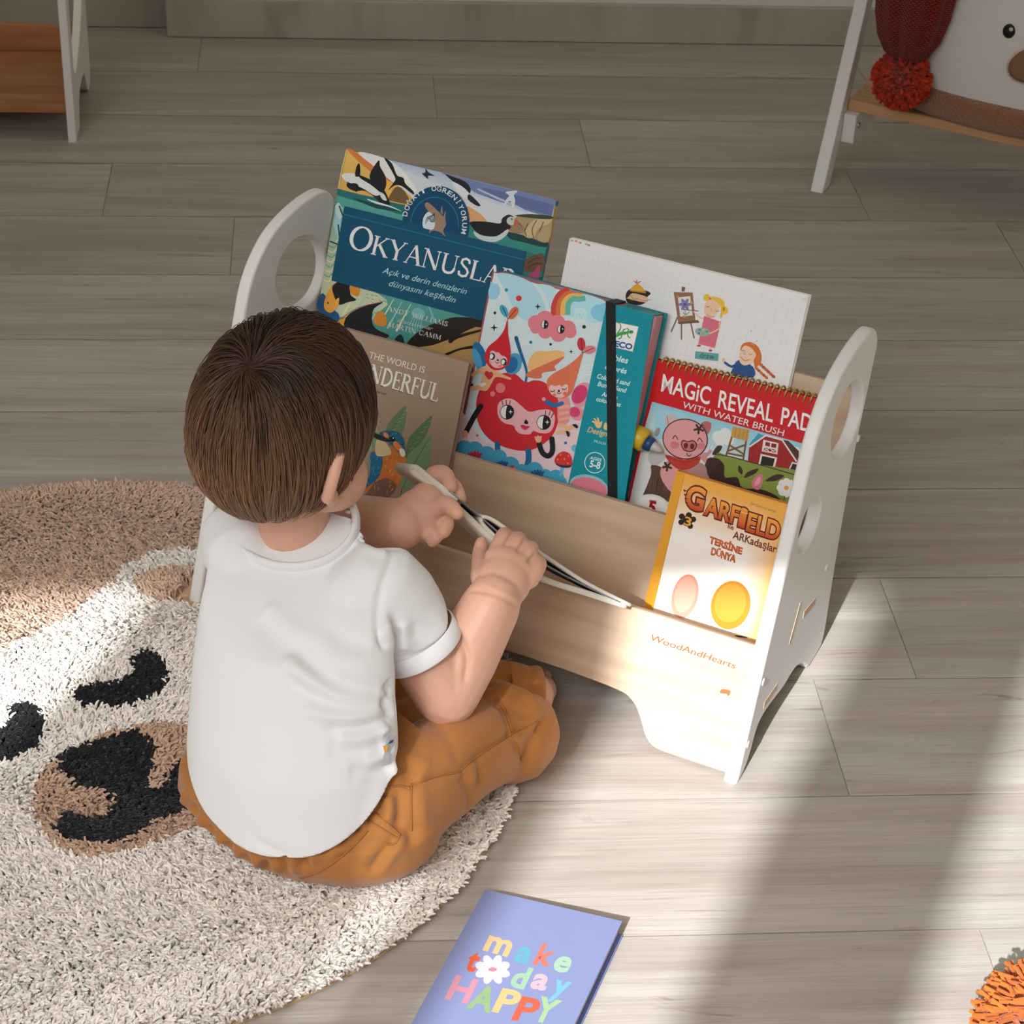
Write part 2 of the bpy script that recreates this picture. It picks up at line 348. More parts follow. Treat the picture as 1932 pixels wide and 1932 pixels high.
# a small hand-made roman (serif) alphabet: strokes (points..., width) on a box of height 1
def _arc(cx, cy, rx, ry, a0, a1, n=14):
    return [(cx + rx * math.cos(math.radians(a0 + (a1 - a0) * k / n)), cy + ry * math.sin(math.radians(a0 + (a1 - a0) * k / n))) for k in range(n + 1)]
TK, TN = .15, .055
def _sf(x, y, w=.2): return ([(x - w / 2, y), (x + w / 2, y)], .05)
ROM = {
 'A': (.92, [([(.1, 0), (.46, 1)], TN), ([(.46, 1), (.8, 0)], TK), ([(.24, .36), (.66, .36)], TN), _sf(.1, .025), _sf(.8, .025, .28)]),
 'C': (.86, [(_arc(.46, .5, .36, .46, 50, 310), TK * .8), ([(.74, .66), (.74, .92)], TN), ([(.72, .1), (.74, .26)], TN)]),
 'D': (.92, [([(.16, 0), (.16, 1)], TK), (_arc(.3, .5, .5, .47, 90, -90), TK * .8), ([(.06, .975), (.32, .975)], TN), ([(.06, .025), (.32, .025)], TN)]),
 'E': (.72, [([(.16, 0), (.16, 1)], TK), ([(.06, .97), (.62, .97)], TN), ([(.16, .52), (.5, .52)], TN), ([(.06, .03), (.64, .03)], TN), ([(.6, .97), (.6, .8)], TN), ([(.63, .03), (.63, .22)], TN), ([(.5, .42), (.5, .62)], TN)]),
 'F': (.68, [([(.16, 0), (.16, 1)], TK), ([(.06, .97), (.62, .97)], TN), ([(.16, .52), (.5, .52)], TN), ([(.6, .97), (.6, .8)], TN), ([(.5, .42), (.5, .62)], TN), _sf(.16, .025, .28)]),
 'G': (.92, [(_arc(.46, .5, .36, .46, 50, 330), TK * .8), ([(.78, .42), (.78, .1)], TK * .8), ([(.64, .42), (.9, .42)], TN), ([(.74, .66), (.74, .92)], TN)]),
 'I': (.38, [([(.19, 0), (.19, 1)], TK), _sf(.19, .025, .3), _sf(.19, .975, .3)]),
 'K': (.9, [([(.16, 0), (.16, 1)], TK), ([(.2, .45), (.68, .96)], TN), ([(.36, .58), (.8, .02)], TK), _sf(.16, .025, .3), _sf(.16, .975, .3), _sf(.7, .975, .24), _sf(.8, .025, .26)]),
 'L': (.72, [([(.16, 0), (.16, 1)], TK), ([(.06, .03), (.64, .03)], TN), ([(.63, .03), (.63, .24)], TN), _sf(.16, .975, .3)]),
 'M': (1.1, [([(.14, 0), (.18, 1)], TN), ([(.18, 1), (.54, .06)], TK), ([(.54, .06), (.9, 1)], TN), ([(.9, 1), (.94, 0)], TK), _sf(.14, .025), _sf(.94, .025, .28), _sf(.14, .975), _sf(.94, .975)]),
 'N': (1.0, [([(.16, 0), (.16, 1)], TN), ([(.16, .98), (.8, .02)], TK), ([(.82, 0), (.82, 1)], TN), _sf(.16, .025, .24), _sf(.82, .975, .24), _sf(.1, .975)]),
 'O': (1.0, [(_arc(.5, .5, .4, .46, 0, 360, 28), 'O')]),
 'R': (.86, [([(.16, 0), (.16, 1)], TK), (_arc(.34, .75, .26, .215, 90, -90), TK * .8), ([(.16, .97), (.36, .97)], TN), ([(.16, .53), (.36, .53)], TN), ([(.4, .52), (.76, .02)], TK), _sf(.16, .025, .3), _sf(.1, .975), _sf(.78, .025, .24)]),
 'S': (.68, [([(.56, .74), (.52, .9), (.34, .965), (.16, .88), (.14, .7), (.3, .56), (.48, .45), (.58, .3), (.52, .1), (.32, .035), (.14, .1), (.1, .28)], TK * .75)]),
 'T': (.8, [([(.4, 0), (.4, 1)], TK), ([(.06, .97), (.74, .97)], TN), ([(.08, .97), (.08, .8)], TN), ([(.72, .97), (.72, .8)], TN), _sf(.4, .025, .3)]),
 'U': (.94, [([(.18, 1), (.18, .3), (.24, .12), (.36, .04), (.5, .03), (.66, .08), (.75, .2), (.78, .34)], TK * .85), ([(.78, .3), (.78, 1)], TN), _sf(.18, .975, .3), _sf(.78, .975, .24)]),
 'W': (1.25, [([(.1, 1), (.36, 0)], TK), ([(.36, 0), (.6, .95)], TN), ([(.6, 1), (.86, 0)], TK), ([(.86, 0), (1.1, 1)], TN), _sf(.1, .975, .26), _sf(.6, .975, .22), _sf(1.1, .975, .22)]),
 'Y': (.9, [([(.1, 1), (.45, .46)], TK), ([(.8, 1), (.45, .46)], TN), ([(.45, .5), (.45, 0)], TK), _sf(.1, .975, .26), _sf(.8, .975, .22), _sf(.45, .025, .28)]),
 'H': (.95, [([(.16, 0), (.16, 1)], TK), ([(.78, 0), (.78, 1)], TK), ([(.16, .5), (.78, .5)], TN), _sf(.16, .025, .28), _sf(.16, .975, .28), _sf(.78, .025, .28), _sf(.78, .975, .28)]),
 ' ': (.45, []),
}
def stroke_poly(pts, w):
    P = [np.array(p, float) for p in pts]; L, R = [], []
    for i, p in enumerate(P):
        a = P[i] - P[i - 1] if i > 0 else P[1] - P[0]; b = P[i + 1] - P[i] if i < len(P) - 1 else P[-1] - P[-2]
        ta = a / (np.hypot(*a) + 1e-9); tb = b / (np.hypot(*b) + 1e-9); t = ta + tb; t = t / (np.hypot(*t) + 1e-9)
        n = np.array([-t[1], t[0]]); k = 1 / max(.5, float(np.dot(t, tb)))
        ww = w[i] if hasattr(w, '__len__') else w
        L.append(p + n * ww / 2 * k); R.append(p - n * ww / 2 * k)
    return L, R
class Art:
    """flat ink on a cover; shapes are given in the pixel frame of a photo crop (x0, y0, scale) and mapped on to the cover plane"""
    def __init__(s, to_uv, gain=1.25, eps=6e-6):
        s.f = to_uv; s.g = gain; s.V, s.F, s.C = [], [], []; s.n = 1; s.eps = eps; s.crop = (0, 0, 1)
    def uv(s, p): return s.f(s.crop[0] + p[0] / s.crop[2], s.crop[1] + p[1] / s.crop[2])
    def raw(s, pts, faces, cols):
        i = len(s.V); y = -s.eps * s.n
        for p in pts: u, v = s.uv(p); s.V.append((u, y, v))
        for f in faces: s.F.append(tuple(i + a for a in f)); s.C.append([cols[a] for a in f])
        s.n += 1
    def col(s, c): return hexl(c, s.g) if isinstance(c, str) else tuple(c)
    def poly(s, pts, c, smooth=0, faces=None):
        if smooth: pts = [tuple(p) for p in catmull(pts, smooth)]
        if isinstance(c, list): cc = [s.col(k) for k in c]
        else: cc = [s.col(c)] * len(pts)
        # orient so that the face looks out of the cover
        a = sum(pts[i - 1][0] * pts[i][1] - pts[i][0] * pts[i - 1][1] for i in range(len(pts)))
        idx = list(range(len(pts))); idx = idx[::-1] if a > 0 else idx
        s.raw(pts, [idx], cc)
    def band(s, top, bot, ct, cb, smooth=0):
        """strip between two polylines with a printed blend from ct to cb"""
        if smooth: top = catmull(top, smooth, False); bot = catmull(bot, smooth, False)
        n = len(top); pts = [tuple(p) for p in top] + [tuple(p) for p in bot]
        cols = [s.col(ct)] * n + [s.col(cb)] * n
        s.raw(pts, [(n + i, n + i + 1, i + 1, i) for i in range(n - 1)], cols)
    def grid(s, quad, fn, n=14):
        """printed colour field over a quad (tl, tr, br, bl); fn(a, b) -> colour, a left-right, b top-down"""
        q = [np.array(p, float) for p in quad]; pts, cols = [], []
        for j in range(n + 1):
            for i in range(n + 1):
                a_, b_ = i / n, j / n; pts.append(tuple((q[0] * (1 - a_) + q[1] * a_) * (1 - b_) + (q[3] * (1 - a_) + q[2] * a_) * b_)); cols.append(s.col(fn(a_, b_)))
        w = n + 1; s.raw(pts, [(j * w + i, (j + 1) * w + i, (j + 1) * w + i + 1, j * w + i + 1) for j in range(n) for i in range(n)], cols)
    def ell(s, cx, cy, rx, ry=None, c='000000', rot=0, n=26, a0=0, a1=360):
        ry = rx if ry is None else ry; k = math.cos(math.radians(rot)); q = math.sin(math.radians(rot)); full = a1 - a0 >= 360
        ts = [math.radians(a0 + (a1 - a0) * i / n) for i in range(n + (0 if full else 1))]
        s.poly([(cx + rx * math.cos(t) * k - ry * math.sin(t) * q, cy + rx * math.cos(t) * q + ry * math.sin(t) * k) for t in ts], c)
    def stroke(s, pts, w, c, smooth=0, closed=False, caps=True):
        if smooth: pts = [tuple(p) for p in catmull(pts, smooth, closed)]
        if closed: pts = list(pts) + [pts[0], pts[1]]
        if hasattr(w, '__len__'): w = list(np.interp(np.linspace(0, 1, len(pts)), np.linspace(0, 1, len(w)), w))
        L, R = stroke_poly(pts, w); n = len(L); V = [tuple(p) for p in L + R]
        s.raw(V, [(i + 1, i, n + i, n + i + 1) if True else 0 for i in range(n - 1)], [s.col(c)] * (2 * n))
        if caps and not closed:
            for i in (0, -1):
                ww = w[i] if hasattr(w, '__len__') else w
                s.ell(*pts[i], ww / 2, None, c, n=10)
    def star(s, cx, cy, r, c):
        s.poly([(cx + (r if k % 2 == 0 else r * .28) * math.cos(PI / 4 * k), cy + (r if k % 2 == 0 else r * .28) * math.sin(PI / 4 * k)) for k in range(8)], c)
    def flower(s, cx, cy, r, n, c, cc, rp=.45):
        for k in range(n):
            a = 2 * PI * k / n; s.ell(cx + r * .6 * math.cos(a), cy + r * .6 * math.sin(a), r * .48, r * rp * .62, c, math.degrees(a), 14)
        s.ell(cx, cy, r * .25, None, cc, n=14)
    def text(s, body, A, B, cap, c, bold=0, shear=0, up=None, c2=None):
        """baseline from A to B in crop pixels, cap height in crop pixels along `up`"""
        V, F = text_geo(body, bold, shear)
        x0 = min(v[0] for v in V); x1 = max(v[0] for v in V)
        A = np.array(A, float); B = np.array(B, float); ex = (B - A) / (x1 - x0)
        if up is None:
            t = (B - A) / np.hypot(*(B - A)); up = np.array([t[1], -t[0]])
        else: up = np.array(up, float); up = up / np.hypot(*up)
        ey = up * cap / CAPH
        pts = [tuple(A + ex * (v[0] - x0) + ey * v[1]) for v in V]
        if c2: cols = [tuple(np.array(s.col(c)) * (1 - t) + np.array(s.col(c2)) * t) for t in [min(1, max(0, v[1] / CAPH)) for v in V]]
        else: cols = [s.col(c)] * len(pts)
        s.raw(pts, F, cols)
    def roman(s, body, A, B, cap, c, up=None, first=1.0, wt=1.0, arc=None):
        A = np.array(A, float); B = np.array(B, float)
        adv = [ROM[ch][0] * (first if i == 0 else 1) for i, ch in enumerate(body)]; tot = sum(adv); t = (B - A) / np.hypot(*(B - A))
        if up is None: up = np.array([t[1], -t[0]])
        else: up = np.array(up, float); up = up / np.hypot(*up)
        ex = (B - A) / tot; ey = up * cap; x = 0
        for i, ch in enumerate(body):
            k = first if i == 0 else 1
            for pts, w in ROM[ch][1]:
                f = lambda p: tuple(A + ex * (x + p[0] * k) + ey * p[1] * k)
                if w == 'O':
                    n = len(pts); ww = [(.05 + .10 * abs(math.cos(2 * PI * j / (n - 1)))) * wt for j in range(n)]
                    L, R = stroke_poly(pts, ww)
                    s.raw([f(p) for p in L + R], [(j, j + 1, n + j + 1, n + j) for j in range(n - 1)], [s.col(c)] * (2 * n))
                else:
                    L, R = stroke_poly(pts, w * wt); n = len(L)
                    s.raw([f(p) for p in L + R], [(j, j + 1, n + j + 1, n + j) for j in range(n - 1)], [s.col(c)] * (2 * n)); s.n -= 1
            x += adv[i]
        s.n += 1
    def build(s, name, parent, m, base=None):
        """base: list of (boxverts, hexcolour) solids in the part's own frame that carry the print"""
        V, F, C = list(s.V), list(s.F), list(s.C)
        for bv, c in base or []:
            i = len(V); V += bv
            cc = [s.col(k) for k in c] if isinstance(c, list) else [s.col(c)] * 6
            for f, k in zip(BOXF, cc): F.append(tuple(a + i for a in f)); C.append([k] * 4)
        o = mesh(name, V, F, m, parent)
        a = o.data.color_attributes.new('Col', 'FLOAT_COLOR', 'CORNER'); out = []
        for p in o.data.polygons:
            for k in C[p.index]: out += [*k, 1.0]
        a.data.foreach_set('color', out)
        return o
class Book:
    """an upright thing leaning in a pocket: local x along the width, z up the cover, y into the back; cover plane y = 0"""
    def __init__(s, name, TL, TR, Dp, zbot=None, height=None):
        q = F0 + Dv * Dp
        s.tl = px_plane(*TL, q, Nout); s.tr = px_plane(*TR, q, Nout); s.q = q
        x = (s.tr - s.tl); s.w = x.length; x.normalize(); y = -Nout; z = x.cross(y)
        s.h = height if height else (s.tl.z - zbot) / z.z
        o = s.tl - z * s.h
        s.rot = Matrix((x, y, z)).transposed(); s.o = o; s.x, s.z = x, z
        s.root = empty(name, o, s.rot)
    def uv(s, px, py):
        p = px_plane(px, py, s.q, Nout) - s.o; return p.dot(s.x), p.dot(s.z)
# ---------------------------------------------------------------- books in the pockets
def zb1(Dp): return (.0982 - .384 * Dp) / 1.147 + .0022
def zb2(Dp): return (.1851 - .384 * Dp) / 1.147 + .0022
CA = (560, 260, 3.7154); CB = (840, 480, 4.025); CC = (1040, 430, 3.0188); CDD = (1150, 860, 3.0189); CE = (620, 620, 3.1161); CG = (740, 1640, 3.864)
def hard_cover(w, h, t, c_front, c_side, board=.002):
    """front board, back board and spine of a hardback, spine on the left"""
    return [(boxv(0, w, 0, board, 0, h), c_front), (boxv(0, w, t - board, t, 0, h), c_side), (boxv(0, board, board, t - board, 0, h), c_side)]

# --- ocean book
bk = Book('hardcover_book', (655, 283), (1047, 380), .1715, zb2(.1715))
tag(bk.root, 'tall blue ocean picture book with whales, fish and birds, tallest in the back pocket', 'book')
a = Art(bk.uv, 1.3); a.crop = CA
W_, H_ = bk.w, bk.h
# sky
a.band([(345, 82), (640, 152), (1000, 240), (1500, 360), (1818, 436)], [(285, 357), (560, 425), (900, 520), (1400, 640), (1760, 720)], 'e2b75f', 'cfa55a')
a.poly([(480, 114), (1818, 436), (1750, 725), (1210, 590), (830, 440)], 'c3cbd2')
a.band([(640, 152), (1000, 240), (1500, 360), (1818, 436)], [(720, 220), (1010, 330), (1420, 470), (1790, 560)], '9fb0c8', 'b9c4cf')
a.poly([(1010, 243), (1400, 337), (1818, 436), (1785, 560), (1640, 520), (1400, 440), (1260, 390), (1150, 320)], '6b7aa6')
a.poly([(1290, 345), (1500, 390), (1800, 470), (1785, 545), (1500, 470), (1350, 420)], '5a6794')
a.stroke([(1270, 360), (1400, 420), (1560, 490), (1640, 540)], [10, 16, 14, 4], 'aab6cc', 4)
a.stroke([(1390, 440), (1550, 500), (1690, 560)], [6, 12, 4], 'b7c0d0', 4)
a.poly([(355, 86), (410, 97), (560, 205), (690, 300), (740, 350), (690, 330), (520, 240)], 'cf7a3f', 4)
a.poly([(430, 100), (640, 152), (760, 250), (840, 380), (700, 330), (560, 215)], 'd9dde0', 4)
a.poly([(540, 260), (640, 300), (760, 380), (740, 460), (640, 440), (480, 330)], 'dfae55', 4)
a.poly([(1190, 480), (1300, 545), (1330, 600), (1220, 600)], 'c99a68', 4)
# sea strips
a.poly([(285, 355), (420, 392), (560, 420), (660, 450), (760, 470), (755, 590), (330, 482), (272, 478)], '1c6a6c')
a.poly([(277, 400), (500, 470), (750, 545), (748, 592), (272, 480)], '4f9a93')
a.stroke([(400, 425), (560, 480), (740, 515)], [8, 30, 6], '123f44', 3)
a.poly([(1195, 590), (1330, 600), (1480, 650), (1760, 720), (1735, 850), (1610, 800), (1200, 695)], '2c8079')
a.poly([(1480, 650), (1600, 680), (1752, 722), (1742, 768), (1600, 735), (1490, 705)], '0f3a3b', 3)
# rocks and puffin
a.poly([(1470, 650), (1500, 590), (1560, 545), (1640, 560), (1700, 545), (1785, 560), (1762, 730), (1640, 700), (1540, 670)], '9d8867', 4)
for pts, c in (([(1600, 690), (1620, 620), (1680, 570), (1780, 560), (1770, 600), (1690, 640), (1660, 700)], 'b9a47e'), ([(1490, 650), (1520, 600), (1570, 610), (1600, 650), (1560, 670)], '8a7558'), ([(1690, 710), (1710, 650), (1775, 620), (1755, 725)], 'a58f6c')):
    a.poly(pts, c, 4)
for p in ([(1620, 600), (1600, 650), (1610, 690)], [(1680, 580), (1650, 640), (1660, 700)], [(1540, 580), (1580, 620)], [(1730, 590), (1700, 660)]): a.stroke(p, 6, '54442f', 3)
a.poly([(1525, 545), (1640, 535), (1785, 548), (1780, 570), (1640, 562)], '31412e', 3)
a.poly([(1218, 590), (1330, 588), (1425, 600), (1440, 565), (1485, 538), (1525, 560), (1490, 585), (1500, 630), (1455, 662), (1400, 690), (1300, 682), (1240, 640)], '15171c', 4)
a.poly([(1242, 655), (1300, 685), (1400, 690), (1478, 640), (1472, 680), (1400, 728), (1310, 722), (1255, 690)], 'b9c2c6', 4)
a.ell(1503, 582, 32, 30, 'b6b9bb'); a.ell(1508, 570, 6, 6, '15171c'); a.poly([(1528, 565), (1562, 600), (1520, 618)], 'b5533a')
# rock tower, frigate bird, orca
a.poly([(578, 157), (584, 200), (618, 262), (628, 325), (600, 375), (520, 300), (515, 250), (545, 195)], '191c22', 3)
a.poly([(640, 430), (690, 348), (742, 360), (785, 425), (768, 462), (650, 440)], '6d5536', 3)
a.poly([(613, 138), (668, 180), (702, 262), (748, 280), (762, 322), (815, 372), (817, 398), (742, 342), (690, 332), (640, 368), (682, 310), (690, 280), (650, 205)], '14161b', 3)
a.poly([(405, 262), (470, 272), (565, 320), (622, 380), (655, 475), (610, 478), (555, 425), (480, 372), (400, 372), (348, 330)], '15181d', 4)
a.poly([(315, 263), (352, 247), (415, 255), (455, 290), (520, 330), (585, 388), (548, 405), (470, 358), (390, 322), (340, 300)], 'd4d8da', 4)
a.poly([(575, 380), (612, 395), (632, 440), (600, 430)], 'c9cdd0', 3); a.poly([(410, 268), (418, 205), (440, 180), (444, 262)], '14161b', 3); a.poly([(388, 318), (432, 330), (424, 378), (396, 362)], '14161b', 3)
a.stroke([(495, 430), (560, 455), (650, 480), (735, 515)], [4, 16, 10, 3], 'c8dcd8', 3)
# sea birds
a.poly([(1042, 255), (1110, 278), (1182, 308), (1217, 352), (1210, 392), (1150, 352), (1090, 302)], '1b1f27', 4)
a.poly([(1088, 308), (1158, 340), (1212, 392), (1226, 432), (1180, 424), (1130, 384)], 'cdd3d8', 4); a.poly([(1212, 396), (1287, 470), (1262, 476), (1200, 432)], '1b1f27', 3)
a.poly([(905, 213), (922, 240), (966, 266), (922, 266), (922, 290), (878, 250), (900, 244)], '20242c', 3)
a.poly([(1462, 382), (1530, 370), (1548, 378), (1522, 402), (1532, 442), (1516, 512), (1500, 446), (1478, 452), (1444, 492), (1470, 430), (1490, 405)], 'c4ccd4', 3)
# left and right margins, under-water scene
a.band([(270, 480), (332, 482)], [(150, 1200), (250, 1000)], '7fb0a4', 'c4c29a')
for k in range(9):
    y = 720 + 34 * k; x0 = 262 - (y - 480) * .163; a.stroke([(x0 + 10, y), (x0 + 40, y + 16), (x0 + 66, y - 6)], 7, ('d8d6b0', '5f9d8f')[k % 2], 3)
a.poly([(268, 490), (298, 455), (320, 530), (292, 590)], 'b7d3d6', 3); a.poly([(258, 590), (285, 545), (312, 620), (290, 700)], '9cc3cc', 3); a.stroke([(300, 480), (322, 540)], 10, '12323c'); a.stroke([(292, 610), (300, 690)], 10, '12323c'); a.stroke([(235, 725), (285, 745)], 9, '12323c')
a.poly([(1608, 795), (1735, 835), (1722, 975), (1570, 980)], '2b6a66'); a.poly([(1600, 860), (1660, 825), (1732, 815), (1728, 930), (1640, 940), (1595, 930)], '5b4630', 3)
for p in ([(1620, 880), (1660, 850), (1710, 840)], [(1620, 910), (1670, 885), (1720, 880)]): a.stroke(p, 5, '2f2418', 3)
a.poly([(1620, 960), (1660, 940), (1705, 890), (1698, 980), (1640, 985)], '9a3f63', 3)
a.band([(248, 1000), (700, 1115), (1305, 1280)], [(20, 1900), (500, 1900), (1150, 1900)], '4f988f', '1b5a62')
a.poly([(248, 1000), (520, 1068), (640, 1170), (430, 1260), (180, 1210)], 'b8c0a0', 3)
for k in range(7): a.stroke([(440 + 60 * k, 1060 + 18 * k), (330 + 62 * k, 1230 + 20 * k)], [4, 16], ('cfd0ae', '8fc0b4')[k % 2])
for k in range(26): x = 450 + random.random() * 330; y = 1075 + random.random() * 130 + (x - 450) * .25; a.stroke([(x, y), (x + 14, y + 8)], 4, '4d8a86')
a.poly([(150, 1140), (190, 1090), (260, 1200), (300, 1240), (280, 1290), (160, 1210)], '1c4f7a', 3)
# two rock-beauty style reef fish
a.poly([(196, 1150), (225, 1070), (262, 1030), (320, 1000), (330, 1110), (300, 1168), (245, 1225), (200, 1202)], 'd99a3a', 4)
a.poly([(256, 1040), (330, 988), (417, 982), (386, 1040), (380, 1100), (420, 1135), (360, 1152), (298, 1168), (262, 1100)], '16181c', 4)
a.stroke([(250, 1040), (330, 984), (415, 980)], 5, '8d2f4c', 4); a.poly([(376, 1035), (410, 1018), (446, 1060), (430, 1108), (400, 1102), (378, 1078)], 'c98425', 3)
a.poly([(270, 1150), (300, 1118), (292, 1180)], 'e0a545', 3); a.ell(222, 1157, 12, 14, 'caa24a'); a.ell(222, 1157, 6, 7, '15171b')
a.poly([(272, 1302), (350, 1252), (440, 1200), (420, 1320), (330, 1330)], 'cf8f33', 3)
a.poly([(350, 1258), (450, 1190), (602, 1152), (542, 1200), (530, 1280), (560, 1340), (652, 1390), (520, 1420), (350, 1350)], '14161a', 4)
a.stroke([(320, 1262), (440, 1188), (605, 1150)], 5, 'a33556', 4); a.poly([(542, 1262), (590, 1208), (632, 1260), (626, 1318), (560, 1312)], 'c07f2a', 3)
# jelly fish, dolphin
a.ell(855, 1232, 48, 38, '6fb2ba', 20)
for k in range(5): a.stroke([(820 + 16 * k, 1255), (790 + 20 * k, 1330), (810 + 16 * k, 1380)], [6, 4, 2], '7fbcc2', 3)
a.stroke([(930, 1180), (960, 1260), (985, 1330)], [10, 14, 4], '74b6ba', 3)
a.poly([(770, 1452), (880, 1340), (1000, 1290), (1120, 1256), (1308, 1278), (1300, 1345), (1090, 1415), (870, 1480)], '241d19', 4)
a.poly([(850, 1474), (960, 1452), (1090, 1405), (1296, 1330), (1265, 1600), (1150, 1560), (1000, 1520)], 'ae8a55', 4)
a.stroke([(1080, 1425), (1130, 1395), (1290, 1350)], [30, 24, 16], '1d1815', 3); a.stroke([(1150, 1420), (1210, 1405), (1285, 1385)], 8, 'b08c58', 2)
a.stroke([(1050, 1520), (1150, 1480), (1280, 1460)], [20, 14, 26], '1d1815', 3); a.poly([(690, 1412), (735, 1375), (755, 1440), (720, 1430)], '17262a', 3)
# blue title panel with the round badge
a.ell(977, 606, 234, 270, '003f63', 12, 40)
a.poly([(338, 478), (1613, 797), (1590, 900), (1540, 1335), (1305, 1282), (246, 1000)], '004a68')
a.ell(0, 0, 1, 1, '004a68')
ring = [(977 + 168 * math.cos(t) - 8, 612 + 196 * math.sin(t)) for t in [math.radians(a_) for a_ in range(186, 372, 6)]]
a.stroke(ring, 4, '1b7f9e', caps=False); a.stroke([(328, 534), (1606, 856)], 5, '16708f', caps=False)
arc_txt = 'DOĞAYI ÖĞRENİYORUM'
for i, ch in enumerate(arc_txt):
    th = math.radians(196 + 178 * i / (len(arc_txt) - 1)); px, py = 968 + 196 * math.cos(th), 598 + 226 * math.sin(th)
    tx, ty = -math.sin(th) * 196, math.cos(th) * 226; ln = math.hypot(tx, ty); tx, ty = tx / ln, ty / ln
    wch = 13 if ch in 'Iİ' else 34
    if ch != ' ': a.text(ch, (px - tx * wch / 2, py - ty * wch / 2), (px + tx * wch / 2, py + ty * wch / 2), 33, 'd2dcdc', .012)
# basking shark in the badge
a.poly([(903, 462), (920, 452), (945, 468), (1000, 520), (1042, 566), (1050, 610), (1030, 650), (1046, 692), (1010, 662), (960, 650), (932, 668), (936, 640), (940, 540), (908, 490)], '927a68', 4)
a.poly([(1010, 520), (1022, 472), (1030, 540)], '8b7a6c'); a.poly([(1030, 560), (1048, 505), (1044, 590)], '8b7a6c')
a.poly([(888, 622), (892, 560), (928, 518), (966, 556), (974, 600), (960, 640), (920, 640)], 'c4d3da', 4)
for k in range(5): a.stroke([(908 + 13 * k, 600 - 14 * k), (920 + 12 * k, 556 - 6 * k), (946 + 6 * k, 590)], 5, '2a3036', 2)
a.roman('OKYANUSLAR', (352, 772), (1528, 1066), 136, 'dfe1e4', first=1.3)
a.text('Açık ve derin denizlerin', (602, 946), (1192, 1097), 42, 'a6cdd0', 0, .32)
a.text('dünyasını keşfedin', (648, 1036), (1114, 1157), 42, 'a6cdd0', 0, .32)
a.roman('ANDY WILLIAMS', (636, 1212), (1060, 1322), 34, 'c2c6c2')
a.text('illüstrasyonlar', (706, 1290), (956, 1350), 26, 'b6bcb8', 0, .32)
a.roman('MARTIN CAMM', (640, 1322), (1012, 1418), 34, 'c2c6c2')
a.stroke([(300, 330), (322, 210), (352, 92)], 5, 'e9d7a0', caps=False)  # highlight of the hinge groove, painted into the print
t = .0115
a.build('cover', bk.root, PRINT_GLOSS, hard_cover(W_, H_, t, ['2d5f66'] * 6, ['1d5a66', '1d5a66', '2a6a78', 'b59a5a', '2a6a78', 'd0b878']))
box('page_block', .002, W_ - .003, .0021, t - .0021, .003, H_ - .003, M_paper, bk.root, .0006)
# colour bands wrapped over the right edge of the back board
e_ = mesh('cover_edge', boxv(W_ - .002, W_ + .0004, .0002, t, .0, H_), BOXF, mat('ocean_edge', '2b7f8a', .35), bk.root)
e2 = mesh('cover_edge', boxv(W_ - .0019, W_ + .0006, .0003, t - .0001, H_ * .86, H_ * .985), BOXF, mat('ocean_edge_sand', 'c4a868', .35), bk.root)
for e in (e_, e2): bevel(e, .0005)

# --- kraft nature book
TRk = (620 + 825 / 3.1161, 620 + 203 / 3.1161); TLk = (620 + 825 / 3.1161 - 238, 620 + 203 / 3.1161 - 66)
bk = Book('hardcover_book', TLk, TRk, .0848, zb1(.0848))
tag(bk.root, 'brown kraft book with a kingfisher among green leaves, behind the child in the front pocket', 'book')
a = Art(bk.uv, 1.45); a.crop = CE
for k in range(160):
    u, v = random.random() * bk.w, random.random() * bk.h; i = len(a.V); l = .001 + .002 * random.random()
    a.V += [(u, -.00002, v), (u + l, -.00002, v), (u + l, -.00002, v + .0005), (u, -.00002, v + .0005)]; a.F.append((i, i + 1, i + 2, i + 3)); a.C.append([hexl(random.choice(['7a6656', '9a8774', '6d5a4b']), 1.45)] * 4)
a.n = 3
a.text('THE WORLD IS', (232, 174), (558, 264), 38, '6a5a4e', .004); a.text('THE WORLD IS', (234, 172), (560, 262), 38, 'cbc5ba', .004)
up_ = (.24, -1)
a.roman('WONDERFUL', (70, 265), (638, 437), 104, '5f5147', up_, wt=1.35); a.roman('WONDERFUL', (73, 261), (641, 433), 104, 'd6d2c8', up_, wt=1.25)

a.text('every sunrise', (180, 352), (338, 392), 17, '3a302a', .01); a.text('a new work', (180, 378), (288, 406), 17, '3a302a', .01)
def leaf(pts, c, vein='4c6148'):
    a.poly(pts[0], c, 4); a.stroke(pts[1], 4, vein, 3)
    p = pts[1]
    for k in range(1, 7):
        t_ = k / 7; x = p[0][0] * (1 - t_) + p[-1][0] * t_; y = p[0][1] * (1 - t_) + p[-1][1] * t_
        dx, dy = p[-1][0] - p[0][0], p[-1][1] - p[0][1]; L_ = math.hypot(dx, dy); dx, dy = dx / L_, dy / L_
        for sg in (1, -1): a.stroke([(x, y), (x + 22 * dx + sg * 18 * -dy, y + 22 * dy + sg * 18 * dx)], 1.6, '9fb296' if sg > 0 else vein, caps=False)
leaf(([(455, 458), (400, 500), (340, 578), (356, 620), (420, 628), (450, 560)], [(360, 620), (410, 540), (452, 465)]), '5d7654')
leaf(([(606, 512), (520, 590), (470, 650), (450, 740), (470, 760), (540, 680), (590, 590)], [(452, 740), (520, 640), (602, 518)]), '536d4c')
leaf(([(602, 628), (560, 665), (470, 740), (432, 840), (436, 940), (480, 930), (560, 860), (600, 760)], [(436, 940), (500, 800), (598, 640)]), '6a8764')
leaf(([(250, 580), (290, 600), (280, 680), (240, 720)], [(250, 590), (262, 700)]), '7d9573')
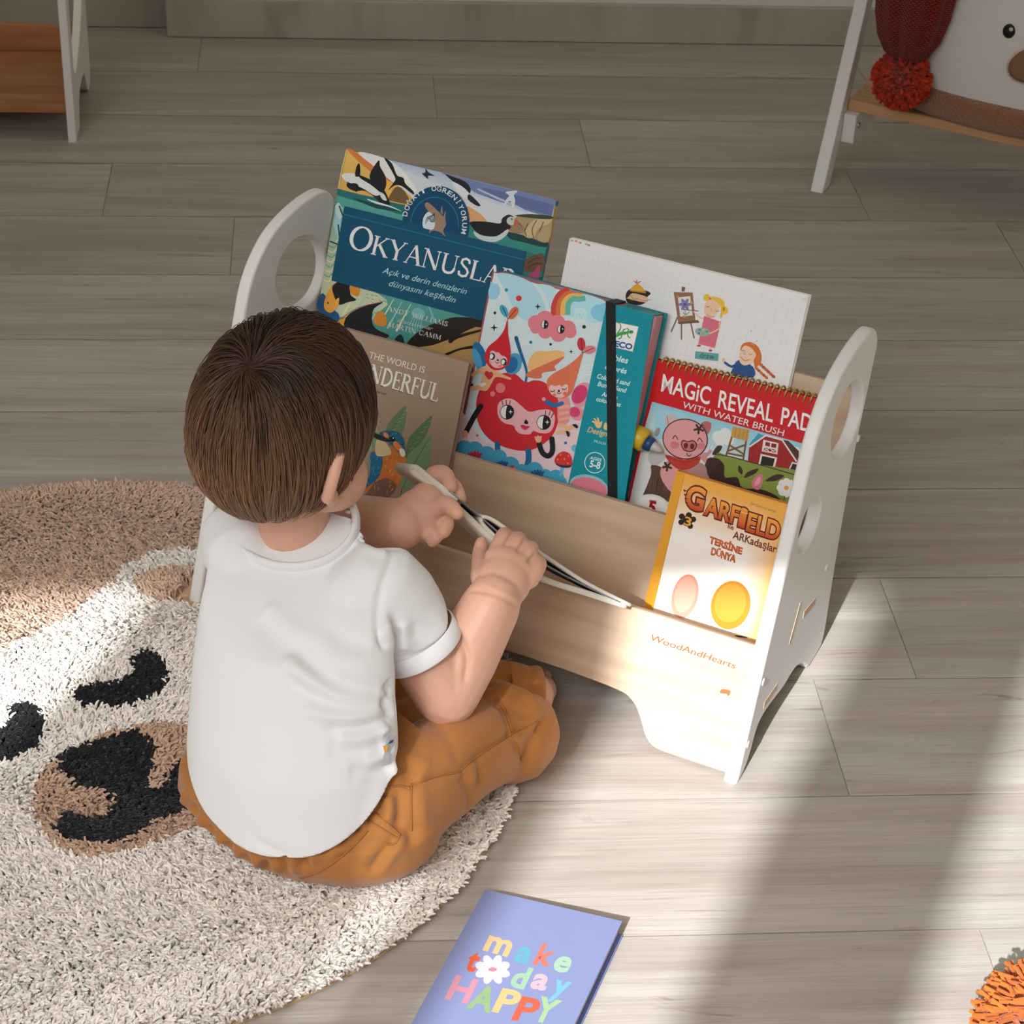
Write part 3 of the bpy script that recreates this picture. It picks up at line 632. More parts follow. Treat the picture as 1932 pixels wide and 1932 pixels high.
a.stroke([(438, 938), (420, 1000), (380, 1060)], [12, 9, 7], '3e4f3a', 3); a.stroke([(440, 936), (424, 998), (384, 1058)], [3, 3, 2], '9db095', 3)
# kingfisher
a.poly([(238, 990), (214, 940), (240, 880), (250, 740), (300, 700), (360, 700), (450, 740), (446, 830), (410, 920), (330, 1010), (240, 1046), (150, 1056), (170, 1020)], 'b86a2e', 5)
a.poly([(150, 1058), (240, 1048), (330, 1012), (400, 930), (350, 880), (280, 900), (230, 960)], '6f5246', 5)
for k in range(70):
    x = 250 + random.random() * 190; y = 730 + random.random() * 240
    if (x - 340) ** 2 / 100 ** 2 + (y - 830) ** 2 / 130 ** 2 < 1: a.stroke([(x, y), (x - 6, y + 16)], 3, random.choice(['cf8340', '9a4f22', 'd99652']), caps=False)
a.poly([(250, 730), (310, 740), (318, 800), (290, 880), (230, 930), (210, 940), (245, 850)], '1d5f80', 4)
for k in range(40):
    x = 225 + random.random() * 80; y = 740 + random.random() * 170; a.stroke([(x, y), (x + 4, y + 10)], 4, random.choice(['2f86a5', '14405c', '3b9ab4']), caps=False)
a.poly([(285, 655), (330, 660), (372, 730), (330, 748), (280, 740)], 'bfae84', 4)
a.poly([(300, 615), (350, 598), (410, 610), (444, 655), (448, 740), (420, 735), (380, 690), (330, 650)], '1b5a78', 4)
for k in range(24):
    x = 330 + random.random() * 105; y = 606 + random.random() * 80; a.ell(x, y, 4, 3, random.choice(['3c97b2', '0f3b55']), n=6)
a.poly([(395, 660), (430, 690), (440, 720), (410, 716), (380, 680)], 'c8743a', 3); a.poly([(325, 612), (350, 616), (356, 640), (334, 640)], 'c27a45', 3)
a.ell(378, 648, 17, 17, '11151a'); a.ell(383, 642, 4, 4, 'd0d6da'); a.ell(436, 728, 16, 26, 'd8d3c8', -20)
a.poly([(238, 596), (300, 622), (372, 660), (330, 662), (270, 640)], '20242a', 3)
for k in range(9): x = 160 + 26 * k; a.stroke([(x, 1125), (x + 10 + 6 * (k % 3), 1050 + 8 * (k % 4))], 3, ('3a3b34', '57604c')[k % 2])
a.poly([(300, 1110), (330, 1040), (322, 1090)], 'd0a7a0', 2); a.poly([(345, 1100), (362, 1075), (366, 1090)], 'd8d4cc')
t = .011
a.build('cover', bk.root, PRINT_MATTE, hard_cover(bk.w, bk.h, t, '8f7c6b', '84705f'))
box('page_block', .002, bk.w - .003, .0021, t - .0021, .003, bk.h - .003, M_paper, bk.root, .0006)

# --- white sketch pad
bk = Book('sketch_pad', (1075, 449), (1526, 558), .1788, zb2(.1788))
tag(bk.root, 'white squared-paper pad with little drawn children, behind the red pad', 'sketch pad')
a = Art(bk.uv, 1.18); a.crop = CC
nx = 44
for k in range(1, nx):
    i = len(a.V); u = bk.w * k / nx; a.V += [(u, -.00002, .05), (u + .00022, -.00002, .05), (u + .00022, -.00002, bk.h - .006), (u, -.00002, bk.h - .006)]; a.F.append((i, i + 1, i + 2, i + 3)); a.C.append([hexl('cfcfd5', 1.18)] * 4)
for k in range(1, 46):
    i = len(a.V); v = bk.h - .006 - k * bk.w / nx; a.V += [(.004, -.00002, v), (bk.w - .004, -.00002, v), (bk.w - .004, -.00002, v + .00022), (.004, -.00002, v + .00022)]; a.F.append((i, i + 1, i + 2, i + 3)); a.C.append([hexl('cfcfd5', 1.18)] * 4)
a.n = 3
for x, y, c in ((118, 72, 'b5a98c'), (142, 76, 'd08a3a'), (165, 84, '9aa090'), (200, 92, 'b5a98c'), (215, 98, '8a8a80')): a.ell(x, y, 9, 6, c, 20, 8)
a.poly([(1425, 400), (1460, 392), (1455, 430)], 'd9d6cf')
# boy with glasses
a.poly([(424, 400), (432, 362), (470, 345), (548, 360), (566, 376), (548, 392), (540, 422), (500, 440), (440, 430)], '2a1c1a', 3); a.poly([(438, 396), (462, 372), (520, 384), (548, 398), (540, 425), (432, 402)], 'dcb594', 3)
a.poly([(452, 352), (492, 318), (534, 360), (500, 362)], 'd8a53a', 3); a.poly([(446, 352), (540, 362), (538, 372), (450, 360)], 'c58f2c')
for p in ([(490, 320), (470, 302), (488, 312)], [(490, 320), (512, 304), (492, 312)], [(490, 318), (488, 296), (484, 312)]): a.stroke(p, 3, 'b8503f', 3)
a.stroke([(450, 382), (470, 405), (492, 408)], 2, '3a2a28', 3); a.ell(492, 404, 8, 6, 'c89c7c'); a.stroke([(505, 408), (530, 416), (566, 408)], 2, '3a2a28', 3)
# easel
for p in ([(720, 508), (684, 590)], [(742, 540), (742, 634)], [(795, 540), (814, 626)]): a.stroke(p, 8, '7d6450')
a.poly([(698, 365), (806, 368), (822, 530), (724, 540)], '8a6a50'); a.poly([(722, 396), (792, 388), (806, 498), (735, 506)], 'd9d7d6'); a.poly([(718, 538), (836, 524), (846, 540), (730, 548)], '6f543f')
a.poly([(742, 362), (744, 334), (764, 338), (760, 362)], '7a5c46')
a.flower(762, 436, 34, 6, '7d74a8', '5a4f86'); a.stroke([(760, 460), (768, 496)], 4, '3f8f7c'); a.stroke([(768, 496), (752, 482)], 5, '4fa08c'); a.stroke([(768, 496), (786, 480)], 5, '4fa08c')
for x, y in ((722, 392), (800, 426), (758, 504)): a.ell(x, y, 9, 7, 'd08a3a', 20, 8)
a.stroke([(752, 464), (838, 474)], 4, '6b3f5c')
# painting girl
a.stroke([(812, 476), (840, 505), (872, 518)], 8, 'e3b99b', 3); a.poly([(872, 500), (968, 535), (932, 684), (838, 660)], 'cf6f80', 0); a.ell(915, 450, 42, 62, 'e6c0a2', 18)
for k in range(11): a.stroke([(850 + 2 * k, 640 - 12 * k), (932 + 3 * k, 662 - 12 * k)], 1.2, 'ba5a6e', caps=False)
a.poly([(884, 418), (898, 400), (930, 392), (978, 410), (990, 452), (972, 506), (962, 510), (966, 450), (930, 412), (900, 408)], 'dfb83c', 3)
a.ell(886, 396, 18, 20, 'e0ba40', 30); a.ell(990, 470, 18, 22, 'e0ba40'); a.ell(905, 402, 6, 8, 'c4763a'); a.ell(984, 462, 6, 12, 'c4763a')
for x, y in ((892, 444), (946, 470)): a.stroke([(x - 9, y), (x, y + 7), (x + 9, y + 2)], 2.5, '5a3a34', 3)
a.stroke([(915, 455), (908, 468), (918, 472)], 2.5, 'b98a72', 3); a.stroke([(888, 492), (910, 508), (935, 506)], 2.5, '9a4a4a', 3)
a.stroke([(960, 540), (955, 575), (905, 600)], 9, 'e3b99b', 3); a.ell(862, 592, 42, 24, '7fb5b0', 8)
for x, y, c in ((846, 580, 'c64f4f'), (868, 582, 'd9b64a'), (842, 600, '6a5a9a'), (866, 604, 'd98a4a'), (888, 590, '4f8f5a')): a.ell(x, y, 7, 6, c, n=8)
a.stroke([(846, 662), (842, 672)], 6, 'e3b99b'); a.ell(842, 670, 12, 6, 'b83f4f'); a.stroke([(908, 680), (906, 694)], 6, 'e3b99b'); a.ell(908, 698, 11, 6, 'b83f4f')
# "draw" flag
a.poly([(822, 702), (956, 716), (950, 758), (818, 744)], '5f9fa0'); a.text('draw', (846, 738), (928, 748), 30, '3a4a4c')
# girl with plaits
a.poly([(1040, 790), (1070, 752), (1150, 790), (1152, 850), (1030, 840)], '2a4f86', 3); a.stroke([(1062, 768), (1030, 790), (992, 768)], 14, '2a4f86', 3); a.ell(982, 752, 10, 12, 'e3b99b')
a.poly([(1078, 700), (1090, 662), (1132, 650), (1178, 676), (1198, 730), (1190, 772), (1160, 790), (1150, 720), (1110, 668)], 'c96a2c', 4); a.ell(1120, 720, 46, 66, 'e8c3a6', 25)
a.poly([(1086, 668), (1122, 652), (1180, 690), (1190, 770), (1166, 780), (1168, 720), (1130, 676)], 'cc6d2e', 4)
for k in range(6): a.ell(1196 + 14 * k, 780 + 13 * k, 13, 9, ('c66a2c', 'a8532a')[k % 2], 40, 12)
for k in range(5): a.ell(1170 + 14 * k, 800 + 13 * k, 12, 8, ('c66a2c', 'a8532a')[k % 2], 40, 12)
for x, y in ((1092, 694), (1136, 716)): a.stroke([(x - 9, y), (x, y + 6), (x + 9, y + 2)], 2.5, '5a3a34', 3)
a.stroke([(1106, 700), (1098, 716), (1108, 722)], 2.5, 'b98a72', 3); a.stroke([(1082, 736), (1104, 756), (1132, 748)], 3, '8a4a44', 3)
a.ell(1140, 588, 3, 3, '6a6a70'); a.ell(1172, 644, 2.5, 2.5, '6a6a70')
a.build('cover', bk.root, PRINT_MATTE, [(boxv(0, bk.w, 0, .0006, 0, bk.h), 'e0e0e2')])
for k in range(3): box('page', .0005 + .0005 * k, bk.w + .0008 * k, .0009 + .0013 * k, .0018 + .0013 * k, 0.0005, bk.h + .0006 * k, M_paper, bk.root, 0)
box('back_card', 0, bk.w + .002, .0048, .0056, 0.0005, bk.h + .001, mat('grey_card', '9a9a92', .7), bk.root, 0)
# --- boxed craft set with elastic band
bk = Book('craft_box', (840 + 370 / 4.025, 480 + 137 / 4.025), (840 + 1582 / 4.025, 480 + 458 / 4.025), .1360, zb2(.1360) + .001)
tag(bk.root, 'turquoise boxed craft set with a smiling red cherry and a black elastic band', 'craft box')
a = Art(bk.uv, 1.38); a.crop = CB
Wb, Hb = bk.w, bk.h
a.poly([(370, 137), (1240, 366), (935, 1780), (95, 1515)], 'bccdd2')
a.poly([(400, 144), (640, 205), (760, 400), (720, 520), (560, 470), (470, 300)], '9cc3d2', 5); a.poly([(700, 225), (840, 262), (800, 420), (760, 300)], 'a6cad6', 3)
a.ell(372, 282, 44, 62, '86b9d2', 10); a.poly([(345, 205), (372, 222), (352, 345), (330, 335)], '86b9d2')
a.poly([(880, 455), (900, 380), (960, 320), (1050, 300), (1228, 365), (1210, 480), (1120, 520), (1000, 480)], '9fcbdd', 4)
for rr in (20, 36, 52): a.stroke([(1020 + rr * math.cos(t), 462 + rr * math.sin(t)) for t in [math.radians(k * 20 + rr * 4) for k in range(15)]], 8, 'bcd8e2', caps=False)
a.poly([(1108, 420), (1140, 385), (1180, 380), (1226, 372), (1195, 505), (1150, 498), (1112, 465)], '78b6d3', 4)
a.poly([(96, 1512), (130, 1200), (300, 1420), (520, 1480), (760, 1380), (1010, 1240), (985, 1500), (935, 1778)], 'd3bcc2', 3)
for k in range(4): a.stroke([(640 - 12 * k + 40 * i, 560 + 20 * k - 12 * i * i + 60) for i in range(5)], 5, 'c6d2d6', 3)
for k in range(4): a.stroke([(1000 + 8 * k, 900 + 24 * k), (1050, 850 + 24 * k), (1115, 840 + 24 * k)], 6, 'cfd6d8', 3)
for k in range(3): a.stroke([(330, 470 + 26 * k), (420, 560 + 20 * k), (560, 640 + 12 * k), (640, 650 + 14 * k)], 5, 'ccd4d6', 4)
# rainbow
for r, c in ((0, 'b63a36'), (38, 'c0653c'), (72, 'd3a65a'), (108, '5aa79a')):
    a.stroke([(822 + r, 470 - r * .1), (828 + r, 380 - r * .05), (870 + r * .95, 300 + r * .35), (940 + r * .7, 262 + r * .72), (1000 + r * .6, 300 + r * .3)][:4 if r < 60 else 5], 40, c, 5, caps=False)
for p in ((465, 270, 13, '1f7f92'), (560, 333, 22, 'bf3136'), (378, 444, 11, '20242c'), (1055, 550, 14, '20242c'), (801, 682, 10, '20242c'), (650, 667, 12, '1f6f9a'), (915, 1432, 12, '1f6f9a'), (244, 1375, 10, 'c0504a')): a.ell(p[0], p[1], p[2], p[2], p[3], n=16)
for x, y, r in ((704, 396, 26), (372, 556, 32), (956, 738, 19)): a.star(x, y, r, '171b22')
# pink cloud
for x, y, r in ((690, 520, 62), (760, 490, 66), (850, 520, 64), (930, 560, 62), (760, 590, 52), (860, 610, 58), (690, 560, 44), (950, 590, 48), (810, 560, 70)): a.ell(x, y, r, r * .95, 'c9737f')
for x, y in ((757, 532), (880, 568)):
    a.ell(x, y, 28, 33, '14171c', 8); a.ell(x - 8, y - 2, 15, 27, 'd8d6d3', 8); a.poly([(x - 2, y - 30), (x + 22, y - 18), (x + 20, y + 20), (x - 6, y + 30)], '14171c', 3); a.star(x + 13, y - 2, 10, 'dcdad8')
# green stem (blue) of the cherry
a.stroke([(540, 634), (572, 740), (604, 830), (620, 900), (612, 970)], [30, 24, 20, 18, 18], '1d567f', 4)
# orange wing
a.poly([(628, 870), (650, 780), (700, 735), (780, 735), (850, 728), (905, 745), (880, 800), (800, 830), (700, 880)], 'd9a76e', 4)
a.poly([(622, 900), (720, 850), (900, 775), (870, 815), (830, 850), (840, 880), (740, 900), (735, 935), (690, 942), (622, 928)], 'c4674c', 4)
# cherry body
a.poly([(380, 925), (450, 900), (530, 905), (610, 968), (680, 955), (760, 975), (840, 1060), (868, 1180), (840, 1330), (760, 1430), (640, 1488), (500, 1478), (360, 1420), (270, 1320), (236, 1200), (250, 1060), (310, 970)], 'ba2530', 6)
a.ell(421, 1014, 36, 38, 'd1717a'); a.ell(361, 1058, 19, 20, 'd1717a')
a.poly([(398, 1180), (410, 1125), (460, 1096), (520, 1102), (580, 1150), (640, 1194), (720, 1180), (790, 1180), (832, 1220), (826, 1300), (790, 1352), (720, 1356), (672, 1340), (640, 1366), (570, 1360), (535, 1330), (520, 1300), (450, 1280), (410, 1240)], 'dba3a9', 5)
for x, y in ((471, 1197), (750, 1275)):
    a.ell(x, y, 54, 57, '13161a', 8); a.ell(x - 4, y, 46, 49, 'd5d5d2', 8); a.poly([(x + 2, y - 50), (x + 46, y - 24), (x + 46, y + 22), (x - 8, y + 50)], '13161a', 3); a.star(x + 27, y - 2, 19, 'dcdad8')
for p in ([(440, 1140), (432, 1112)], [(466, 1136), (464, 1106)], [(490, 1140), (494, 1112)], [(762, 1216), (764, 1186)], [(788, 1222), (798, 1190)], [(806, 1238), (824, 1206)]): a.stroke(p, 6, '13161a')
a.poly([(600, 1280), (614, 1252), (632, 1276), (624, 1288)], '15181c', 3); a.poly([(572, 1300), (598, 1294), (614, 1302), (644, 1306), (616, 1332), (590, 1326)], 'c4385a', 3); a.stroke([(576, 1301), (610, 1310), (640, 1307)], 4, '8a2040', 3)
# limbs of the cherry
a.stroke([(272, 1152), (225, 1225), (190, 1290), (158, 1352)], 40, '171a20', 4); a.ell(153, 1362, 22, 26, 'cf8f78'); a.stroke([(140, 1370), (136, 1392)], 10, 'cf8f78'); a.stroke([(160, 1374), (164, 1394)], 10, 'cf8f78')
a.stroke([(398, 1440), (396, 1520), (350, 1600)], 42, '1e5d8c', 4); a.stroke([(632, 1490), (634, 1560), (608, 1660)], 44, '1e5d8c', 4)
a.stroke([(716, 1440), (740, 1505), (784, 1530), (816, 1490), (812, 1400)], 40, '171a20', 4); a.poly([(694, 1425), (680, 1380), (696, 1384), (708, 1370), (718, 1384), (734, 1376), (728, 1424)], 'd3a083', 2)
# left sprite: drop-shaped red hood with leaves
a.ell(262, 760, 46, 100, '1f5f8f', -18); a.ell(246, 800, 30, 90, '3f8fb4', -18); a.ell(520, 830, 62, 84, '3f8fb4', 20); a.ell(505, 838, 46, 64, '1f5f94', 20)
a.poly([(215, 900), (300, 850), (350, 860), (440, 910), (500, 938), (490, 950), (390, 930), (352, 985), (315, 1035), (260, 1030), (190, 1030), (205, 1000), (262, 985), (285, 900)], 'd2a078', 4); a.stroke([(300, 860), (255, 885), (210, 915)], 26, 'd2a078', 3); a.poly([(255, 985), (300, 972), (310, 990), (280, 1006)], 'd5d2ce', 2)
a.poly([(335, 950), (304, 915), (306, 890), (324, 884), (336, 896), (352, 890), (366, 905), (362, 928)], 'b92f35', 3)
a.poly([(475, 490), (480, 600), (500, 740), (488, 820), (440, 870), (370, 876), (318, 830), (302, 770), (330, 700), (400, 640), (450, 570)], 'b62029', 5)
a.poly([(345, 740), (370, 732), (385, 742), (410, 745), (430, 768), (446, 770), (470, 790), (466, 830), (420, 862), (370, 855), (338, 810)], 'dba9ae', 3)
for x, y in ((358, 774), (446, 816)): a.ell(x, y, 23, 27, '15181c', 8); a.ell(x - 5, y, 13, 20, 'd8d6d3', 8); a.ell(x + 8, y - 4, 4, 4, 'd8d6d3')
a.ell(402, 802, 8, 8, '15181c'); a.stroke([(384, 812), (396, 826), (412, 818)], 5, '15181c', 3); a.ell(345, 818, 10, 10, 'd77a6a'); a.ell(418, 848, 14, 10, 'd77a6a')
a.ell(448, 428, 26, 50, '3a93b4', -28); a.ell(520, 444, 30, 52, 'c0603f', 32); a.stroke([(440, 400), (478, 488)], 5, '14273a'); a.stroke([(540, 418), (478, 492)], 5, '3a1c1c')
a.poly([(190, 985), (214, 980), (216, 996), (196, 1000)], '171a20')
# right sprite: orange hood
a.ell(1040, 1065, 72, 100, 'c98a94', 28); a.ell(1022, 1062, 54, 76, 'bb3763', 30); a.ell(1002, 1206, 58, 52, 'd0848f', 30); a.ell(985, 1196, 42, 38, 'bf3f68', 30)
a.poly([(862, 1110), (944, 1090), (946, 1240), (920, 1286), (862, 1290)], 'd2848c', 3)
for y in (1150, 1196, 1240): a.stroke([(868, y + 16), (942, y)], 18, 'd4a07a', caps=False)
a.poly([(1048, 742), (1020, 860), (990, 970), (960, 1050), (900, 1092), (830, 1080), (782, 1020), (778, 950), (830, 900), (920, 850), (1000, 790)], 'cb6a4c', 5)
a.poly([(792, 1010), (810, 990), (840, 1000), (870, 990), (890, 1004), (912, 986), (934, 994), (930, 1050), (890, 1086), (836, 1080), (800, 1050)], 'dfb0ae', 3)
for x, y in ((818, 1034), (908, 1018)):
    a.stroke([(x - 18, y - 2), (x, y + 8), (x + 18, y - 6)], 5, '20242c', 3)
    for k in (-12, 0, 12): a.stroke([(x + k, y + 4), (x + k * 1.3, y + 16)], 3, '20242c')
a.ell(866, 1036, 8, 9, '15181c'); a.stroke([(852, 1048), (868, 1058), (884, 1046)], 5, '15181c', 3); a.ell(832, 1066, 14, 10, 'd4654f'); a.ell(914, 1056, 16, 16, 'd4654f')
a.stroke([(772, 1118), (830, 1146), (890, 1130)], 30, '20679a', 4); a.ell(752, 1098, 15, 14, 'd0909a')
a.stroke([(870, 1300), (900, 1300), (930, 1318), (970, 1308)], 30, 'd5a578', 4); a.stroke([(860, 1350), (890, 1345), (928, 1352)], 28, 'd5a578', 4); a.poly([(968, 1290), (996, 1288), (1012, 1306), (1004, 1320), (985, 1310)], '171a20', 3); a.poly([(920, 1340), (944, 1346), (948, 1378), (932, 1382), (924, 1362)], '171a20', 3)
a.ell(1036, 680, 30, 50, 'b6303a', -6); a.ell(1100, 722, 46, 30, 'c9727f', -12); a.stroke([(1036, 640), (1044, 745)], 5, '3a1420'); a.stroke([(1130, 710), (1048, 746)], 5, '3a1420')
# meadow
for x, y, r in ((150, 1470, 60), (230, 1480, 62), (320, 1520, 66), (410, 1540, 60), (500, 1600, 66), (590, 1650, 60), (680, 1640, 66), (760, 1690, 62), (840, 1700, 66), (900, 1760, 40)): a.ell(x, y, r, r, '3f94b4')
a.poly([(95, 1512), (140, 1470), (500, 1600), (920, 1700), (936, 1780), (500, 1645)], '3f94b4')
def tulip(x, y, s, c):
    for k in range(-2, 3): a.ell(x + k * 16 * s, y - (18 - 5 * abs(k)) * s, 11 * s, 26 * s, c, k * 20)
    a.ell(x, y + 4 * s, 40 * s, 20 * s, c)
tulip(228, 1535, 1.1, 'a8293a'); tulip(436, 1600, .9, '1d4f80'); tulip(706, 1672, 1.0, '1d4f80'); a.poly([(480, 1625), (510, 1600), (528, 1608), (524, 1640)], 'b22f42', 2); a.poly([(524, 1612), (546, 1640), (522, 1642)], 'd9a878')
a.stroke([(896, 1600), (880, 1672)], 22, '55a6cc'); a.poly([(836, 1580), (850, 1525), (900, 1495), (950, 1515), (968, 1570), (958, 1612), (900, 1616)], 'bd2f30', 4); a.poly([(838, 1586), (900, 1600), (962, 1600), (940, 1618), (880, 1614)], '2a2a48', 3)
for x, y in ((858, 1555), (910, 1552), (940, 1530), (880, 1520), (935, 1585)): a.ell(x, y, 7, 9, 'd8704a', n=8)
a.ell(985, 1470, 22, 28, '5aa8c4')
# turquoise flap
a.poly([(1232, 362), (1582, 458), (1362, 1900), (930, 1772)], '00808f')
a.ell(1095, 1765, 150, 92, '7fb3bc', 14); a.ell(1095, 1778, 142, 84, 'c97383', 14); a.poly([(930, 1772), (1362, 1900), (1352, 1960), (920, 1830)], '00808f')
a.poly([(1260, 505), (1472, 547), (1428, 738), (1225, 690)], 'c5bf98'); a.poly([(1262, 508), (1468, 550), (1424, 733), (1228, 686)], 'd6d8d6')
a.stroke([(1300, 622), (1340, 600), (1370, 596), (1415, 588)], [14, 26, 24, 10], '3e8f4a', 4); a.ell(1416, 588, 18, 13, '3e8f4a'); a.stroke([(1300, 620), (1335, 560), (1330, 525), (1295, 512)], [14, 10, 7, 4], '4a9a52', 4)
for p in ([(1345, 605), (1340, 630), (1322, 640)], [(1390, 600), (1392, 620), (1406, 632)], [(1352, 595), (1356, 575), (1372, 566)], [(1388, 588), (1396, 570), (1384, 562)]): a.stroke(p, 9, '3e8f4a', 3)
a.ell(1412, 586, 5, 4, '26342a'); a.text('DJECO', (1222, 680), (1422, 722), 40, '1c4f9a', .045)
up2 = (.22, -1)
for body, A, B, cp in (('Sables', (1226, 790), (1390, 828), 44), ('colorés', (1216, 868), (1380, 906), 40), ('Coloured sand', (1156, 938), (1404, 998), 34), ('Bunter Sand', (1160, 996), (1378, 1050), 34), ('Arenas', (1190, 1072), (1310, 1102), 32), ('coloreadas', (1150, 1110), (1334, 1156), 32)): a.text(body, A, B, cp, 'b9d6d8', .02, .18, up2)
a.poly([(1150, 1310), (1140, 1285), (1118, 1270), (1128, 1262), (1148, 1272), (1130, 1245), (1142, 1242), (1160, 1268), (1158, 1238), (1170, 1242), (1178, 1275), (1192, 1262), (1196, 1280), (1180, 1318)], 'd2ae7a', 2)
a.poly([(1212, 1328), (1208, 1300), (1226, 1270), (1234, 1300), (1245, 1296), (1240, 1330)], 'd2ae7a', 2)
a.text('Design', (1080, 1345), (1232, 1382), 40, 'bfa878', .02, .25, up2); a.text('MUXXI', (1134, 1425), (1220, 1447), 20, 'a9cdd0', 0, 0, up2)
a.stroke([(1140 + 76 * math.cos(t), 1580 + 78 * math.sin(t)) for t in [2 * PI * k / 36 for k in range(36)]], 6, 'b9d6d8', closed=True)
a.text('AGES', (1100, 1552), (1190, 1572), 22, 'b9d6d8', .02, .1, up2); a.text('5-8', (1098, 1610), (1178, 1628), 50, 'c4dcde', .03, 0, up2)
tb = .030
a.build('front_panel', bk.root, PRINT_MATTE, [(boxv(0, Wb, 0, .0022, 0, Hb), ['00808f', '00808f', 'c98a92', '00808f', 'b5545e', 'b5545e'])])
box('tray', .0035, Wb + .003, .0023, tb - .0024, .0005, Hb - .0012, mat('pink_card', 'c98f93', .55), bk.root, .002)
for x0_, x1_, cn_ in ((.0008, .58, 'c98f93'), (.58, .79, 'b5525e'), (.79, 1.0, '007f88')):
    box('lid_flap', Wb * x0_ + .0002, Wb * x1_ + (.002 if x1_ == 1 else 0), .0023, tb - .0024, Hb - .0010, Hb - .0002, mat('flap_' + cn_, cn_, .5), bk.root, 0)
M_teal = mat('teal_card', '007f88', .5)
box('back_panel', 0, Wb + .0065, tb - .0022, tb, 0.0005, Hb + .001, M_teal, bk.root, .0008)
box('spine_panel', -.0022, -.0002, 0, tb, 0.0, Hb, mat('rose_card', 'b5525e', .5), bk.root, .0006)
p0_, p1_ = bk.uv(840 + 1260 / 4.025, 480 + 372 / 4.025), bk.uv(840 + 1276 / 4.025, 480 + 1850 / 4.025); sl_ = (p0_[0] - p1_[0]) / (p0_[1] - p1_[1]); u1 = p1_[0] - sl_ * p1_[1]; u0 = u1 + sl_ * Hb
wbd = .0058
E_ = []
for (y, z) in ((-.0011, .001), (-.0011, Hb + .001), (tb + .0008, Hb + .002), (tb + .0008, .001)):
    pass
prof = [(-.0026, .002), (-.0026, Hb + .0014), (tb + .0006, Hb + .0022), (tb + .0006, .002)]
V = []; F = []
for i, (y, z) in enumerate(prof):
    uc = u1 + (u0 - u1) * min(1, max(0, z / Hb))
    inn = (0.0008 if y < 0 else -.0004, -.0008 if 0 < i < 3 else 0)
    for dx in (-wbd, wbd):
        V.append((uc + dx, y, z)); V.append((uc + dx, y + inn[0], z + inn[1]))
for i in range(3):
    b = i * 4; F += [(b, b + 2, b + 6, b + 4), (b + 1, b + 5, b + 7, b + 3), (b, b + 4, b + 5, b + 1), (b + 2, b + 3, b + 7, b + 6)]
F += [(0, 1, 3, 2), (12, 14, 15, 13)]
ob = mesh('elastic_band', V, F, mat('black_elastic', '15161a', .7), bk.root); ob['label'] = 'black elastic band'

# --- red spiral pad
bk = Book('spiral_pad', (1040 + 596 / 3.0188, 430 + 748 / 3.0188), (1040 + 1560 / 3.0188, 430 + 985 / 3.0188), .1665, zb2(.1665))
tag(bk.root, 'red spiral-bound water reveal pad with a muddy pig in front of a red barn', 'activity pad')
a = Art(bk.uv, 1.4); a.crop = CC
# picture panel
a.poly([(574, 990), (1475, 1240), (1340, 1760), (1000, 1680), (436, 1600)], 'c3c6c6')
a.band([(574, 990), (900, 1080), (1475, 1240)], [(520, 1180), (900, 1300), (1400, 1420)], '7fb5c4', 'b9c9cc')
a.poly([(600, 1060), (640, 1040), (760, 1060), (760, 1120), (650, 1200), (590, 1180)], '8fbccb', 4)
for x, y, r in ((950, 1190, 34), (990, 1175, 36), (1010, 1210, 30), (960, 1220, 26), (1390, 1280, 34), (1430, 1290, 30)): a.ell(x, y, r, r, 'c9d0d2')
a.poly([(1130, 1230), (1180, 1170), (1230, 1190), (1180, 1330), (1120, 1320)], '2f8fa8')
# water tower
for p in ([(1032, 1180), (996, 1300)], [(1112, 1200), (1094, 1320)], [(1020, 1240), (1098, 1290)], [(1104, 1236), (1004, 1272)], [(1010, 1284), (1092, 1300)]): a.stroke(p, 11, '6f4f30')
a.poly([(1035, 1130), (1130, 1150), (1118, 1215), (1024, 1190)], 'b58a45')
for k in range(4): a.stroke([(1054 + 22 * k, 1138 + 5 * k), (1044 + 22 * k, 1192 + 6 * k)], 2.5, '8a6530', caps=False)
# barn
a.poly([(1128, 1250), (1220, 1180), (1322, 1210), (1400, 1320), (1390, 1400), (1120, 1340)], '8e1d20')
a.poly([(1316, 1208), (1350, 1212), (1410, 1270), (1412, 1350), (1390, 1322)], '4a2a22')
a.stroke([(1130, 1246), (1222, 1182), (1316, 1208), (1398, 1330)], 9, 'c9c6c2', caps=False)
for k in range(7): a.stroke([(1150 + 32 * k, 1250 + 6 * k), (1142 + 32 * k, 1340 + 6 * k)], 2, '6d1416', caps=False)
a.poly([(1208, 1206), (1296, 1226), (1288, 1290), (1200, 1272)], 'c9c6c2'); a.poly([(1222, 1218), (1248, 1224), (1244, 1246), (1218, 1240)], '7d1a1d'); a.poly([(1256, 1226), (1284, 1232), (1280, 1254), (1252, 1248)], '7d1a1d')
a.poly([(1214, 1250), (1282, 1264), (1278, 1282), (1210, 1268)], '7d1a1d')
for p in ([(1214, 1250), (1244, 1276)], [(1244, 1256), (1212, 1268)], [(1250, 1258), (1278, 1282)], [(1282, 1264), (1248, 1276)]): a.stroke(p, 4, 'c9c6c2', caps=False)
a.poly([(1194, 1286), (1288, 1308), (1270, 1380), (1180, 1352)], 'c9c6c2'); a.poly([(1202, 1298), (1274, 1314), (1260, 1372), (1190, 1350)], '1f1a1a')
a.poly([(1372, 1332), (1416, 1344), (1400, 1396), (1350, 1382)], 'c9c6c2'); a.poly([(1376, 1342), (1408, 1350), (1394, 1388), (1360, 1376)], '2a2222')
